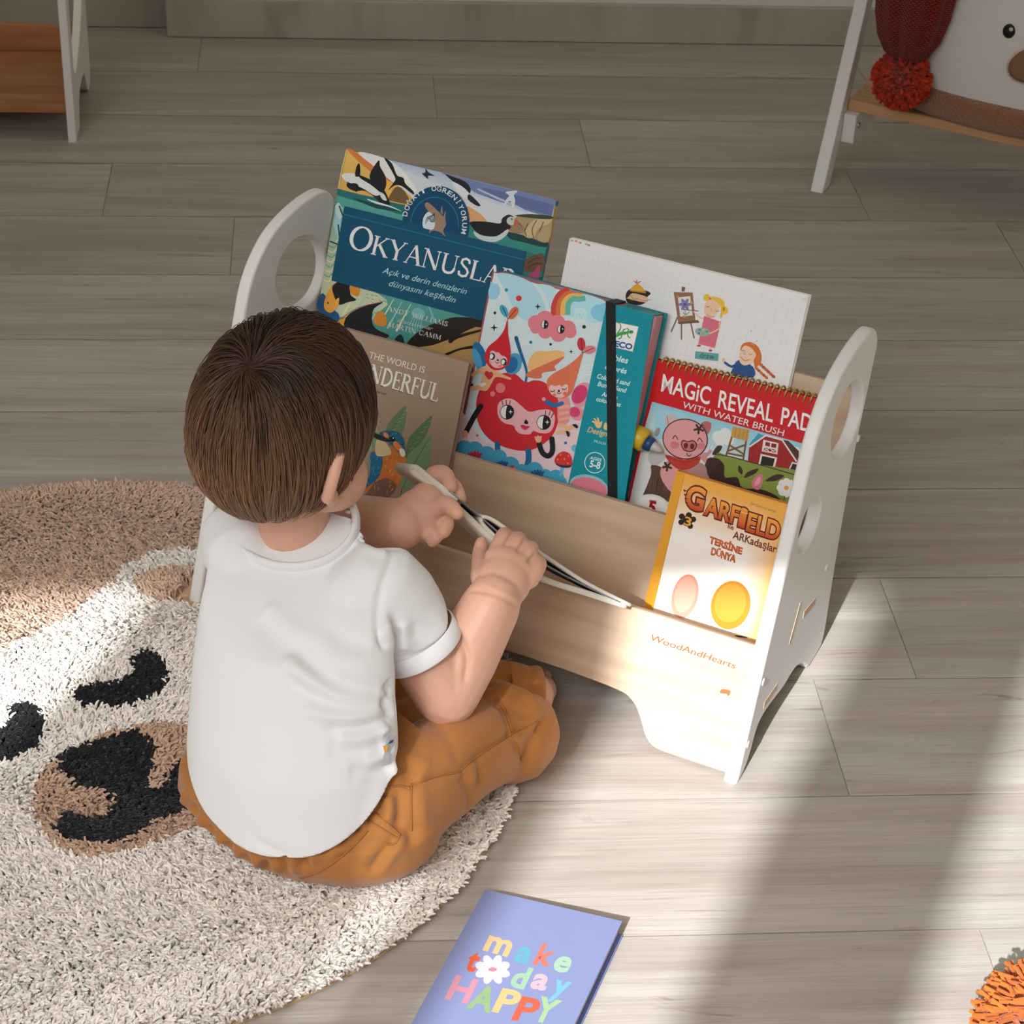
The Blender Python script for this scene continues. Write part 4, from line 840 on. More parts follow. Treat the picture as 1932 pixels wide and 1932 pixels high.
# meadow and mud
a.poly([(930, 1292), (1010, 1300), (1200, 1350), (1440, 1420), (1360, 1760), (1060, 1640), (900, 1500)], '75853a', 3); a.stroke([(920, 1290), (1010, 1300), (1200, 1352), (1430, 1418)], 6, '2c3020', 3)
a.poly([(880, 1330), (940, 1310), (985, 1350), (990, 1420), (1060, 1420), (1090, 1480), (1200, 1490), (1300, 1540), (1320, 1620), (1000, 1560), (880, 1500)], '33231c', 4)
for p in ([(1070, 1352), (1090, 1380), (1086, 1404), (1066, 1384)], [(1180, 1370), (1160, 1400), (1100, 1424), (1120, 1390)], [(1328, 1412), (1280, 1404), (1220, 1440), (1280, 1440)], [(950, 1240), (975, 1245), (955, 1280), (918, 1290), (930, 1262)]): a.poly(p, '3b2a22', 4)
a.poly([(1150, 1480), (1142, 1450), (1165, 1415), (1200, 1402), (1205, 1440), (1185, 1490)], 'bf6f80', 3); a.poly([(1160, 1470), (1165, 1440), (1190, 1415), (1190, 1450)], 'd491a0', 3)
a.flower(1340, 1480, 52, 8, 'cfd0cb', 'd08a3a', .7); a.stroke([(1330, 1530), (1320, 1570)], 7, '3f5a2a')
# stump and pig
a.poly([(572, 1350), (640, 1370), (700, 1450), (690, 1560), (580, 1530), (520, 1540), (545, 1470), (570, 1400)], '4f3a2e', 3)
for k in range(16): x = 560 + random.random() * 110; a.stroke([(x, 1400 + random.random() * 40), (x - 10, 1490 + random.random() * 40)], 3, random.choice(['33241d', '6a5040']), caps=False)
a.poly([(640, 1350), (700, 1320), (860, 1340), (890, 1400), (886, 1440), (700, 1500), (650, 1460), (620, 1400)], '9f7a78', 4); a.poly([(640, 1352), (720, 1330), (760, 1420), (700, 1510), (640, 1450), (625, 1400)], 'c78f90', 4)
a.poly([(846, 1300), (880, 1340), (890, 1300), (906, 1288), (916, 1270), (900, 1262), (890, 1278), (870, 1280)], 'b98082', 3)
a.poly([(650, 1290), (760, 1320), (850, 1300), (830, 1350), (750, 1380), (690, 1350)], 'a83026', 3); a.stroke([(660, 1300), (760, 1335), (840, 1312)], 3, '6f1c18', 3)
a.poly([(646, 1106), (660, 1066), (714, 1076), (708, 1110), (670, 1132)], 'b9a5a4', 2); a.poly([(846, 1140), (868, 1102), (912, 1110), (902, 1166), (880, 1170)], 'a85f60', 2); a.stroke([(660, 1070), (670, 1128)], 3, '6a4a4a'); a.stroke([(862, 1112), (890, 1166)], 3, '6a3a3a')
a.ell(764, 1202, 130, 116, '2b1c1e', 10, 40); a.ell(764, 1202, 124, 110, 'c78d90', 10, 40)
a.ell(703, 1236, 26, 22, 'bf6f78'); a.ell(856, 1242, 24, 20, 'bf6f78')
for x, y in ((708, 1190), (848, 1204)): a.stroke([(x - 14, y + 10), (x - 2, y - 8), (x + 14, y + 14)], 5, '2b1c1e', 4)
a.poly([(740, 1232), (750, 1208), (780, 1214), (806, 1208), (830, 1226), (826, 1258), (796, 1276), (756, 1266)], '2b1c1e', 4); a.poly([(746, 1232), (754, 1214), (782, 1220), (806, 1214), (824, 1230), (820, 1254), (796, 1270), (758, 1260)], 'ba5f64', 4)
a.ell(768, 1240, 12, 17, '4a1f24', 8); a.ell(804, 1244, 12, 17, '4a1f24', 8); a.stroke([(772, 1284), (784, 1300), (798, 1290)], 5, '2b1c1e', 3)
for cx, cy, r in ((842, 1144, 26), (662, 1358, 24)):
    for k in range(5): an = k * 1.257 + .4; a.stroke([(cx, cy), (cx + r * math.cos(an), cy + r * math.sin(an))], 12, '3a2420')
a.poly([(552, 1300), (590, 1256), (640, 1276), (650, 1310), (600, 1350), (566, 1340)], 'a7aaa9', 3); a.ell(606, 1162, 12, 26, '8a8280', 20)
# red border + number badge
a.ell(572, 1590, 104, 74, 'c9c7bb', 8); a.ell(572, 1592, 92, 64, 'd2d2cc', 8); a.text('5', (548, 1612), (590, 1622), 60, '8f1218', .05); a.text('JUST', (556, 1560), (598, 1568), 14, '8f1218', .02)
a.text('MAGiC', (626, 928), (902, 1006), 96, 'd6d7d8', .014, 0, (.14, -1)); a.text('REVEAL', (950, 1020), (1262, 1106), 96, 'd6d7d8', .014, 0, (.14, -1)); a.text('PAD', (1306, 1116), (1480, 1164), 96, 'd6d7d8', .014, 0, (.14, -1))
a.text('WITH WATER BRUSH', (746, 1022), (1322, 1186), 36, 'c9cccd', .004)
Wp, Hp = bk.w, bk.h
ob = a.build('cover', bk.root, PRINT_GLOSS, [(boxv(0, Wp, 0, .0014, 0, Hp), 'b40c18')])
for k in range(4): box('page', .0006, Wp - .001, .0022 + .0016 * k, .0033 + .0016 * k, .0008, Hp - .0012, M_paper, bk.root, 0)
box('back_card', 0, Wp, .0088, .0098, .0005, Hp, mat('red_card', '8f1016', .5), bk.root, 0)
M_gold = mat('gold_wire', 'c9a04c', .3, .6); M_gold.node_tree.nodes['Principled BSDF'].inputs['Metallic'].default_value = .55
path = []; nr = 25
for k in range(nr * 14 + 1):
    t_ = k / 14; an = 2 * PI * t_; path.append((.008 + (Wp - .016) * t_ / nr, .0044 - .0066 * math.cos(an), Hp - .002 + .0062 * math.sin(an)))
ob = tube('spiral_binding', path, .0011, M_gold, bk.root, 6, up=(1, 0, 0)); ob['label'] = 'golden wire coil'
for k in range(nr):
    x = .008 + (Wp - .016) * (k + .0) / nr
# water brush pen tucked beside the pad, lying on its cover
A_ = Vector((bk.uv(1040 + 500 / 3.0188, 430 + 1172 / 3.0188)[0], 0, bk.uv(1040 + 500 / 3.0188, 430 + 1172 / 3.0188)[1])); B_ = Vector((bk.uv(1040 + 655 / 3.0188, 430 + 1266 / 3.0188)[0], 0, bk.uv(1040 + 655 / 3.0188, 430 + 1266 / 3.0188)[1]))
d_ = B_ - A_; L_ = d_.length; d_.normalize()
pen = empty('water_brush', bk.root.matrix_world @ (A_ + Vector((0, -.0138, 0))), bk.rot @ Matrix((d_, Vector((0, 1, 0)).cross(d_) * -1, Vector((0, 1, 0)))).transposed())
tag(pen, 'yellow water brush with blue collar lying on the red pad beside the pig', 'brush')
tube('barrel', [(-.004, 0, 0), (-.002, 0, 0), (.004, 0, 0), (L_ * .36, 0, 0), (L_ * .41, 0, 0), (L_ * .42, 0, 0)], [.007, .0122, .0132, .0132, .011, .008], mat('yellow_plastic', 'cfb02c', .35), pen, 20)
tube('collar', [(L_ * .405, 0, 0), (L_ * .42, 0, 0), (L_ * .62, 0, 0), (L_ * .65, 0, 0)], [.006, .0086, .0082, .006], mat('blue_plastic', '1f4a78', .35), pen, 20)
tube('nozzle', [(L_ * .63, 0, 0), (L_ * .66, 0, 0), (L_ * .85, 0, 0), (L_, 0, 0)], [.004, .0058, .004, .0015], mat('frosted_plastic', 'c3c0bb', .4), pen, 20)

# --- orange comic with block title
bk = Book('comic_book', (1275.9, 888), (1490.5, 953), .0858, zb1(.0858))
tag(bk.root, 'orange and white comic book with big block title at the right end of front pocket', 'book')
a = Art(bk.uv, 1.12); a.crop = CDD
Wc, Hc = bk.w, bk.h
def comic_bg(u, v):
    w_ = min(1, max(0, (v - .05) / .33)) * min(1, max(0, (1.0 - u) / .30)) ** .8; w_ = w_ ** 1.1 * (1 - .45 * max(0, v - .75) / .25)
    A_, B_ = np.array(hexl('e0a444', 1.12)), np.array(hexl('e9e6df', 1.12)); return tuple(A_ * (1 - w_) + B_ * w_)
a.grid([(385, 88), (1030, 287), (835, 1110), (200, 900)], comic_bg, 18)
a.poly([(385, 88), (430, 102), (250, 868), (205, 850)], 'd99a2c'); a.poly([(205, 850), (250, 866), (238, 915), (195, 900)], 'c98a24')
a.stroke([(428, 104), (248, 870)], 2.5, 'b87d22', caps=False)
up3 = (.2, -1)
for off, c, c2 in ((.085, '5a1512', None), (.03, 'b5431c', 'e89a3a')):
    for body, A, B, cp in (('G', (425, 285), (530, 318), 122), ('ARF', (535, 330), (728, 392), 96), ('i', (728, 396), (770, 410), 110), ('ELD', (776, 424), (960, 482), 100)):
        k = 0 if off < .05 else 6; dx, dy = (B[0] - A[0]), (B[1] - A[1]); ln = math.hypot(dx, dy); dx, dy = dx / ln, dy / ln
        a.text(body, (A[0] - dx * k, A[1] - dy * k), (B[0] + dx * k, B[1] + dy * k), cp, c, off, 0, up3, c2)
for k in range(4): a.poly([(420 + 3 * k, 190 + 24 * k), (446 + 2 * k, 200 + 22 * k), (424 + 3 * k, 206 + 22 * k)], '5a1512')
a.text('ile', (672, 410), (706, 424), 26, '6a221a', .02, 0, up3); a.text('ARKadaşlarI', (700, 468), (956, 556), 42, '6a221a', .02, 0, up3)
a.text("Jim Davis'in izinde", (802, 276), (946, 326), 15, '8a6a40', 0)
a.text('TERSİNE', (566, 494), (752, 562), 36, '7a2f1a', .05, 0, up3); a.text('TERSİNE', (568, 492), (754, 560), 34, 'd0642c', .02, 0, up3)
a.text('DÜNYA', (576, 560), (716, 608), 38, '7a2f1a', .05, 0, up3); a.text('DÜNYA', (578, 558), (718, 606), 36, 'd0642c', .02, 0, up3)
for x, y, r in ((445, 368, 30), (412, 345, 17), (452, 338, 17), (478, 362, 16), (408, 378, 16), (460, 400, 16)): a.ell(x, y, r, r, '2a1c16', n=16)
a.text('3', (420, 392), (462, 404), 48, '5a2a10', .05, 0, up3); a.text('3', (422, 390), (462, 402), 46, 'd9a23a', .02, 0, up3)
a.stroke([(680, 1040), (720, 1028), (780, 1034)], [6, 12, 6], '1c1a1a', 3); a.stroke([(800, 1056), (830, 1080), (836, 1100)], [5, 9, 5], '1c1a1a', 3); a.text('2.', (735, 1066), (766, 1076), 30, '1c1a1a', .03, 0, up3)
# plain cushions of colour where the cover has its cartoon figures
a.ell(430, 800, 74, 128, 'dd8a76', 14); a.ell(430, 790, 58, 104, 'e39a86', 14)
a.ell(690, 850, 112, 140, 'd27a22', 14); a.ell(688, 838, 88, 112, 'da8a32', 14)
t = .0105
a.build('cover', bk.root, PRINT_GLOSS, hard_cover(Wc, Hc, t, ['d99a3a'] * 6, 'b8722a', .0016))
box('page_block', .0017, Wc - .002, .0017, t - .0017, .002, Hc - .0025, M_paper, bk.root, .0005)

# maker's writing burnt into the front board
class BoardArt: pass
bq = F0 + Dv * .0076
def fb_uv(px, py):
    p = px_plane(px, py, bq, Nout) - bq; return p.dot(Wv), p.dot(Vup)
a = Art(fb_uv, 1.0); a.crop = CDD
a.text('WoodAndHearts', (234, 1050), (716, 1214), 34, '8f4d1e', .004, .16, (.22, -1))
ob_ = a.build('burnt_lettering', shelf, PRINT_MATTE); a = Art(fb_uv, 1.0); a.crop = CDD
a.poly([(630, 1352), (640, 1328), (690, 1338), (676, 1372), (668, 1356)], '8f5a34', 2)
o = a.build('burnt_mark', shelf, PRINT_MATTE)
# art lives in (u along width, depth, v along lean) of the board: move into the shelf frame
cl, sn = math.cos(LEAN), math.sin(LEAN)
for e, lb in ((ob_, 'maker name burnt in brown'), (o, 'small brown mark')):
    e.data.transform(Matrix(((1, 0, 0, 0), (0, cl, sn, .0076), (0, -sn, cl, 0), (0, 0, 0, 1)))); e['label'] = lb
# ---------------------------------------------------------------- notebook on the floor
def plane_thing(name, TL, TR, BLdir, zl, zr, hgt):
    p, q = px_z(*TL, zl), px_z(*TR, zr); x = (q - p); w = x.length; x.normalize()
    r = px_z(*BLdir, zl); v = (p - r); v -= x * v.dot(x); v.normalize(); n = x.cross(v)      # v points to the top of the cover, n up
    return p, x, v, n, w
p, x, v, n, w = plane_thing('notebook', (915, 1678), (1174, 1738), (775, 1932), .0085, .0185, .2)
hN = .205
nb_o = p - v * hN
nb = empty('notebook', nb_o, Matrix((x, -n, v)).transposed())
tag(nb, 'blue soft-cover notebook with pastel motto letters lying on the wooden floor', 'notebook')
def nb_uv(px, py):
    q = px_plane(px, py, nb_o, n) - nb_o; return q.dot(x), q.dot(v)
a = Art(nb_uv, .66); a.crop = CG
upN = (.44, -.9)
def L(ch, A, B, cap, c): a.text(ch, A, B, cap, c, .035, 0, upN)
L('m', (660, 582), (842, 634), 160, 'e2c48c'); L('a', (880, 662), (992, 686), 160, '6fb6cf'); L('k', (1024, 688), (1150, 704), 158, 'ea8070'); L('e', (1160, 728), (1278, 752), 160, 'b3d4b8')
L('t', (520, 725), (600, 745), 160, 'e2603f'); L('d', (848, 848), (960, 872), 158, 'a9cfac'); L('a', (1000, 856), (1114, 882), 158, 'e9bfcb'); L('y', (1150, 905), (1262, 926), 158, '85c3da')
L('H', (384, 936), (552, 974), 176, 'dd97a8'); L('A', (540, 1004), (714, 1040), 176, '9cbb84'); L('P', (726, 1030), (880, 1062), 176, 'e2c688'); L('P', (868, 1090), (1020, 1120), 176, 'e56a52'); L('Y', (1006, 1090), (1160, 1126), 176, 'b0d09e')
for k in range(8):
    an = math.radians(45 * k + 22); a.ell(732 + 82 * math.cos(an), 732 + 62 * math.sin(an), 52, 32, 'dcd9e2', math.degrees(math.atan2(62 * math.sin(an), 82 * math.cos(an))), 18)
a.ell(732, 731, 24, 16, 'd98a98', n=16)
a.build('cover', nb, PRINT_MATTE, [(boxv(0, w, 0, .0008, 0, hN), '939cc9')])
def wedge(name, x0, x1, z0, z1, m):
    """leaf block between the raised cover and the floor; wedge because the cover has sprung up"""
    V = []
    for u in (x0, x1):
        for vv in (z0, z1):
            top = Vector((u, .0014, vv)); wp = nb.matrix_world @ top; wp.z = .0022 + (.001 if u == x0 else 0.0); bot = nb.matrix_world.inverted() @ wp
            V += [top, bot]
    return mesh(name, V, [(0, 2, 6, 4), (1, 5, 7, 3), (0, 1, 3, 2), (4, 6, 7, 5), (0, 4, 5, 1), (2, 3, 7, 6)], m, nb)
wedge('page_block', .0006, w - .003, .002, hN - .002, M_paper)
V = []
for u in (0.0, w + .002):
    for vv in (0, hN):
        q = nb.matrix_world @ Vector((u, 0, vv))
        for z in (.0006, .0018): V.append(nb.matrix_world.inverted() @ Vector((q.x, q.y, z)))
o = mesh('back_cover', V, [(0, 2, 3, 1), (4, 5, 7, 6), (0, 1, 5, 4), (2, 6, 7, 3), (0, 4, 6, 2), (1, 3, 7, 5)], mat('notebook_back', '6f7ab2', .6), nb)

# ---------------------------------------------------------------- yarn tuft at the lower right
def curves(name, polys, radii, m, parent=None, cols=None):
    hc = bpy.data.hair_curves.new(name); n = len(polys); npt = polys.shape[1]
    hc.add_curves([npt] * n)
    hc.attributes['position'].data.foreach_set('vector', polys.astype(np.float32).ravel())
    r = hc.attributes.get('radius') or hc.attributes.new('radius', 'FLOAT', 'POINT')
    r.data.foreach_set('value', np.ascontiguousarray(np.broadcast_to(radii, (n, npt)), dtype=np.float32).ravel())
    if cols is not None:
        ca = hc.attributes.new('Col', 'FLOAT_COLOR', 'POINT')
        cc = np.concatenate([np.repeat(cols[:, None, :], npt, 1), np.ones((n, npt, 1))], 2).astype(np.float32); ca.data.foreach_set('color', cc.ravel())
    hc.materials.append(m)
    o = bpy.data.objects.new(name, hc); COL.objects.link(o); o.parent = parent
    return o
try: SC.cycles_curves.shape = 'THICK'; SC.cycles_curves.subdivisions = 2
except Exception: pass
def yarn_mat(name, sheen=.25):
    m, nt, b = nodes(name); at = nt.nodes.new('ShaderNodeAttribute'); at.attribute_name = 'Col'
    nt.links.new(at.outputs['Color'], b.inputs['Base Color']); b.inputs['Roughness'].default_value = .85; b.inputs['Specular IOR Level'].default_value = .15; b.inputs['Sheen Weight'].default_value = sheen
    return m
M_yarn = yarn_mat('yarn')
def pompom(name, c, R, n, rad, col, parent=None, droop=.25, squash=1.0, npt=9, bend=.3, floor=None):
    """a ball of cut yarn: bent, slightly wavy strands that all end near the same radius"""
    d = RNG.normal(size=(n, 3)); d /= np.linalg.norm(d, axis=1)[:, None]; s1 = np.cross(d, RNG.normal(size=(n, 3))); s1 /= np.linalg.norm(s1, axis=1)[:, None]; s2 = np.cross(d, s1)
    t = np.linspace(.12, 1, npt); Ls = R * (.84 + .2 * RNG.random((n, 1))); b1 = bend * RNG.normal(size=(n, 1)); ph = RNG.random((n, 1)) * 6.28
    P = d[:, None] * t[None, :, None] + s1[:, None] * (b1 * t[None] ** 2)[..., None] + s2[:, None] * (.05 * np.sin(7 * t[None] + ph) * t[None])[..., None]
    P[..., 2] -= droop * t[None] ** 2
    P *= (t[None] / np.linalg.norm(P, axis=2))[..., None]; P *= Ls[..., None]
    P[..., 2] *= squash; P = P + np.array(c)[None, None]
    if floor is not None: P[..., 2] = np.maximum(P[..., 2], floor + rad + .003 * RNG.random((n, 1)))
    base = np.array(hexl(col)); cols = np.clip(base[None] * (.7 + .5 * RNG.random((n, 1))), 0, 1)
    return curves(name, P, rad, M_yarn, parent, cols)
pc = px_z(1998, 1948, .034)
pt_ = empty('yarn_pompom', (pc.x, pc.y, 0)); tag(pt_, 'shaggy orange yarn pompom lying on the floor at the lower right corner', 'pompom')
o = pompom('yarn_strands', (0, 0, .036), .078, 3000, .0017, 'bd5f20', pt_, .5, .60, 10, .55, 0.0); o['kind'] = 'stuff'

# ---------------------------------------------------------------- small toy shelf, top left
ts = empty('toy_shelf', (-.4216, 3.42, 0)); tag(ts, 'white shelf with stained wooden tray, cut off at the upper left corner', 'shelf')
def ts_panel(xc):
    out = [(3.29, 0), (3.29, .60), (3.50, .60), (3.552, .5), (3.552, .03), (3.545, .006), (3.535, 0), (3.507, 0), (3.495, .012), (3.475, .042), (3.455, .052), (3.42, .055), (3.385, .052), (3.366, .040), (3.356, .015), (3.35, 0)]
    hole = [(3.326, .52), (3.326, .15), (3.330, .112), (3.346, .098), (3.38, .104), (3.43, .122), (3.48, .150), (3.512, .19), (3.519, .26), (3.52, .42), (3.51, .52), (3.40, .55)]
    me = curve_solid([[(y - 3.42, z) for y, z in out], [tuple(p) for p in catmull([(y - 3.42, z) for y, z in hole], 5)]], .0135, .002, 2)
    me.transform(Matrix(((0, 0, 1, xc), (1, 0, 0, 0), (0, 1, 0, 0), (0, 0, 0, 1))))
    link_mesh('side_panel', me, M_white, ts, True).modifiers.new('wn', 'WEIGHTED_NORMAL')
ts_panel(0); ts_panel(-.55)
box('tray_board', -.5425, -.0072, 3.296 - 3.42, 3.546 - 3.42, .0485, .0615, M_beechboard, ts, .0015)
V = boxv(-.5425, -.0072, 3.533 - 3.42, 3.546 - 3.42, .0617, .125); V[5] = (V[5][0], V[5][1], .104); V[6] = (V[6][0], V[6][1], .104)
bevel(mesh('back_board', V, BOXF, M_beechboard, ts), .0012)

# ---------------------------------------------------------------- leaning ladder rack, top right
RK = Vector((.77323, 3.12175, 0)); rack = empty('ladder_rack', RK, Matrix.Rotation(ANG, 3, 'Z'))
tag(rack, 'white leaning rack with pale wooden slats at the upper right, carrying the bear basket', 'rack')
TL_ = .1137 / .286
def rack_leg(x0):
    V = []
    for x in (x0, x0 + .021):
        for z, y in ((0, 0), (0, .037), (1.05, .037 + 1.05 * TL_), (1.05, 1.05 * TL_)): V.append((x, y, z))
    o = mesh('leg', V, [(0, 1, 2, 3), (7, 6, 5, 4), (0, 4, 5, 1), (1, 5, 6, 2), (2, 6, 7, 3), (3, 7, 4, 0)], M_white, rack); bevel(o, .002)
rack_leg(0); rack_leg(.62)
for y0 in (.079, .158): box('slat', .0215, .6195, y0, y0 + .052, .117, .1355, M_beech, rack, .0025)
for x0 in (.0212, .598):
    box('cross_block', x0, x0 + .0215, .064, .215, .068, .1165, M_white, rack, .002)
    xs = x0 + .0215 if x0 < .3 else x0
    s = 1 if x0 < .3 else -1
    V, F = tube_verts([(xs - s * .003, .0835, .094), (xs + s * .0012, .0835, .094), (xs + s * .0024, .0835, .094)], [.0052, .0052, .0038], 16, up=(0, 0, 1)); mesh('screw', V, F, M_steel, rack, True)
# bear-faced fabric basket on the slats
bag = empty('bear_basket', RK + Wv * .30 + Dv * .165 + Vector((0, 0, .1365)), Matrix.Rotation(ANG, 3, 'Z'))
tag(bag, 'white fabric basket with a sewn bear face and brown fleece trim on the rack', 'basket')
def bag_ring(z):
    t = z / .30; a = .205 + .03 * math.sin(PI * min(1, t)) ; b = .098 + .018 * math.sin(PI * min(1, t)); return a, b
def sup(t, a, b, e=.75):
    c, s = math.cos(t), math.sin(t); return a * math.copysign(abs(c) ** e, c), b * math.copysign(abs(s) ** e, s)
def bag_shell(name, zs, grow, m, closed=True, fn=None):
    V, F = [], []; n = 64
    for i, z in enumerate(zs):
        a_, b_ = bag_ring(z); g = grow(z) if callable(grow) else grow
        for k in range(n):
            x_, y_ = sup(2 * PI * k / n, a_ + g, b_ + g); zz = z + (fn(x_, y_, z) if fn else 0); V.append((x_, y_, zz))
    for i in range(len(zs) - 1):
        for k in range(n): F.append((i * n + k, i * n + (k + 1) % n, (i + 1) * n + (k + 1) % n, (i + 1) * n + k))
    F.append(tuple(range(n - 1, -1, -1))); F.append(tuple((len(zs) - 1) * n + k for k in range(n)))
    return mesh(name, V, F, m, bag, True)
M_canvas = mat('white_canvas', (.74, .72, .71), .85, .2, .2, bump=(900, .15, .0005), var=(7, .03))
bag_shell('body', [.004 + .296 * k / 14 for k in range(15)], 0, M_canvas)
M_fleece = mat('brown_fleece', '9a6a4a', .95, .1, .5, bump=(230, 1.0, .008), var=(230, .28))
def fleece(name, z0, z1, g):
    zs = [z0 + (z1 - z0) * k / 8 for k in range(9)]
    o = bag_shell(name, zs, lambda z: g * math.sin(PI * min(1, max(0, (z - z0) / (z1 - z0)))) ** .5 + .0005, M_fleece, fn=lambda x_, y_, z: .016 * (1 - (x_ / .23) ** 2) * -1 + .016 if False else 0)
    return o
fleece('fleece_base', 0.0, .05, .014); fleece('fleece_rim', .262, .302, .012)
def on_bag(px, py):
    """front face of the basket under a photo pixel, in the basket's frame"""
    mi = bag.matrix_world.inverted(); o_, d_ = mi @ CAMP, mi.to_3x3() @ px_ray(px, py)
    best = None
    for k in range(4000):
        t = 2.6 + k * .0004; q = o_ + d_ * (t)
        if 0 < q.z < .32:
            a_, b_ = bag_ring(q.z)
            if abs(q.x / a_) ** 2.67 + abs(q.y / b_) ** 2.67 < 1: return q
    return None
def disc(name, c, rx, rz, m, parent=bag, th=.002, rot=0, n=28):
    V = [(0, -th, 0)]; F = []
    for j, (s, y) in enumerate(((.82, -th), (1, -th * .3), (1, .004))):
        for k in range(n):
            t = 2 * PI * k / n; u, w_ = rx * s * math.cos(t), rz * s * math.sin(t); V.append((u * math.cos(rot) - w_ * math.sin(rot), y, u * math.sin(rot) + w_ * math.cos(rot)))
    F += [(0, 1 + k, 1 + (k + 1) % n) for k in range(n)]
    for j in range(2):
        for k in range(n): F.append((1 + j * n + k, 1 + (j + 1) * n + k, 1 + (j + 1) * n + (k + 1) % n, 1 + j * n + (k + 1) % n))
    V = [(c.x + a_, c.y + b_ - .0006, c.z + d_) for a_, b_, d_ in V]
    return mesh(name, V, F, m, parent, True)
c1 = lambda u, v: (1480 + u / 4.274, v / 4.274)
M_black = mat('black_felt', '101114', .6); M_tan = mat('tan_felt', '8a6650', .9); M_cream = mat('cream_felt', 'd8cdbf', .9)
q = on_bag(*c1(1812, 250))
if q:
    e = disc('eye', q, .0095, .0112, M_black); disc('eye_glint', Vector((q.x + .003, q.y - .0022, q.z + .004)), .003, .003, M_cream, e, .0008)
    q2 = Vector((q.x + .05, q.y, q.z - .042)); disc('muzzle_border', Vector((q2.x, q2.y - .002, q2.z)), .047, .031, M_cream, bag, .0015, .45); mz = disc('muzzle', Vector((q2.x, q2.y - .004, q2.z)), .0435, .028, M_tan, bag, .0022, .45)
    disc('nose', Vector((q2.x + .006, q2.y - .0068, q2.z + .008)), .012, .009, M_black, mz, .003)
    tube('mouth', [Vector((q2.x - .010, q2.y - .0072, q2.z - .008)), Vector((q2.x - .004, q2.y - .0074, q2.z - .0115)), Vector((q2.x + .004, q2.y - .0074, q2.z - .009)), Vector((q2.x + .005, q2.y - .0074, q2.z + .002))], .0011, M_black, mz, 8)
    disc('eye', Vector((q.x + .10, q.y + .004, q.z - .001)), .0095, .0112, M_black)
# red knitted hat hanging in front of the basket
HT = RK + Wv * .112 + Dv * .045
hat = empty('knitted_hat', HT + Vector((0, 0, .165)), Matrix.Rotation(ANG, 3, 'Z')); tag(hat, 'red knitted bobble hat hanging with its pompom down beside the bear basket', 'hat')
def knit_mat():
    m, nt, b = nodes('red_knit'); b.inputs['Roughness'].default_value = .9; b.inputs['Specular IOR Level'].default_value = .1; b.inputs['Sheen Weight'].default_value = .2
    tc = nt.nodes.new('ShaderNodeUVMap'); mp = nt.nodes.new('ShaderNodeMapping'); mp.inputs['Scale'].default_value = (24, 34, 1)
    w_ = nt.nodes.new('ShaderNodeTexWave'); w_.wave_type = 'BANDS'; w_.bands_direction = 'X'; w_.inputs['Scale'].default_value = .5; w_.inputs['Distortion'].default_value = .6; w_.inputs['Detail'].default_value = 1
    br = nt.nodes.new('ShaderNodeTexBrick'); br.inputs['Scale'].default_value = 1; br.inputs['Mortar Size'].default_value = .2; br.inputs['Brick Width'].default_value = .5; br.inputs['Row Height'].default_value = .35; br.inputs['Mortar Smooth'].default_value = 1
    br.inputs['Color1'].default_value = (*hexl('c42a18'), 1); br.inputs['Color2'].default_value = (*hexl('ad2214'), 1); br.inputs['Mortar'].default_value = (*hexl('5a0f0c'), 1)
    L_ = nt.links.new; L_(tc.outputs[0], mp.inputs[0]); L_(mp.outputs[0], w_.inputs['Vector']); L_(mp.outputs[0], br.inputs['Vector'])
    L_(br.outputs['Color'], b.inputs['Base Color']); bp = nt.nodes.new('ShaderNodeBump'); bp.inputs['Strength'].default_value = .8; bp.inputs['Distance'].default_value = .004; bp.invert = True
    L_(br.outputs['Fac'], bp.inputs['Height']); L_(bp.outputs[0], b.inputs['Normal']); return m
def hat_body():
    prof = [(.060, .010, .010), (.066, .020, .016), (.080, .034, .024), (.105, .047, .031), (.14, .055, .035), (.19, .060, .037), (.24, .063, .037), (.262, .064, .037), (.266, .060, .032)]
    n = 72; V, F, UV = [], [], []
    for i, (z, a_, b_) in enumerate(prof):
        for k in range(n):
            t = 2 * PI * k / n; rib = 1 + .085 * math.cos(9 * t); V.append((a_ * rib * math.cos(t) + .01 * (z - .06), b_ * rib * math.sin(t), z))
    for i in range(len(prof) - 1):
        for k in range(n):
            F.append((i * n + k, i * n + (k + 1) % n, (i + 1) * n + (k + 1) % n, (i + 1) * n + k))
            UV += [(k / n, prof[i][0] * 3), ((k + 1) / n, prof[i][0] * 3), ((k + 1) / n, prof[i + 1][0] * 3), (k / n, prof[i + 1][0] * 3)]
    F.append(tuple(range(n - 1, -1, -1))); F.append(tuple((len(prof) - 1) * n + k for k in range(n))); UV += [(0, 0)] * (2 * n)
    o = mesh('knitted_body', V, F, knit_mat(), hat, True); uv = o.data.uv_layers.new(name='UVMap'); uv.data.foreach_set('uv', [c for u in UV for c in u]); return o
hat_body()
o = pompom('pompom', (0, -.002, .036), .048, 1100, .0023, 'bf3316', hat, .16, 1.0, 8, .42); o['kind'] = 'stuff'
for i_, (dx, dz) in enumerate(((.045, -.012), (.042, .012))):
    pass
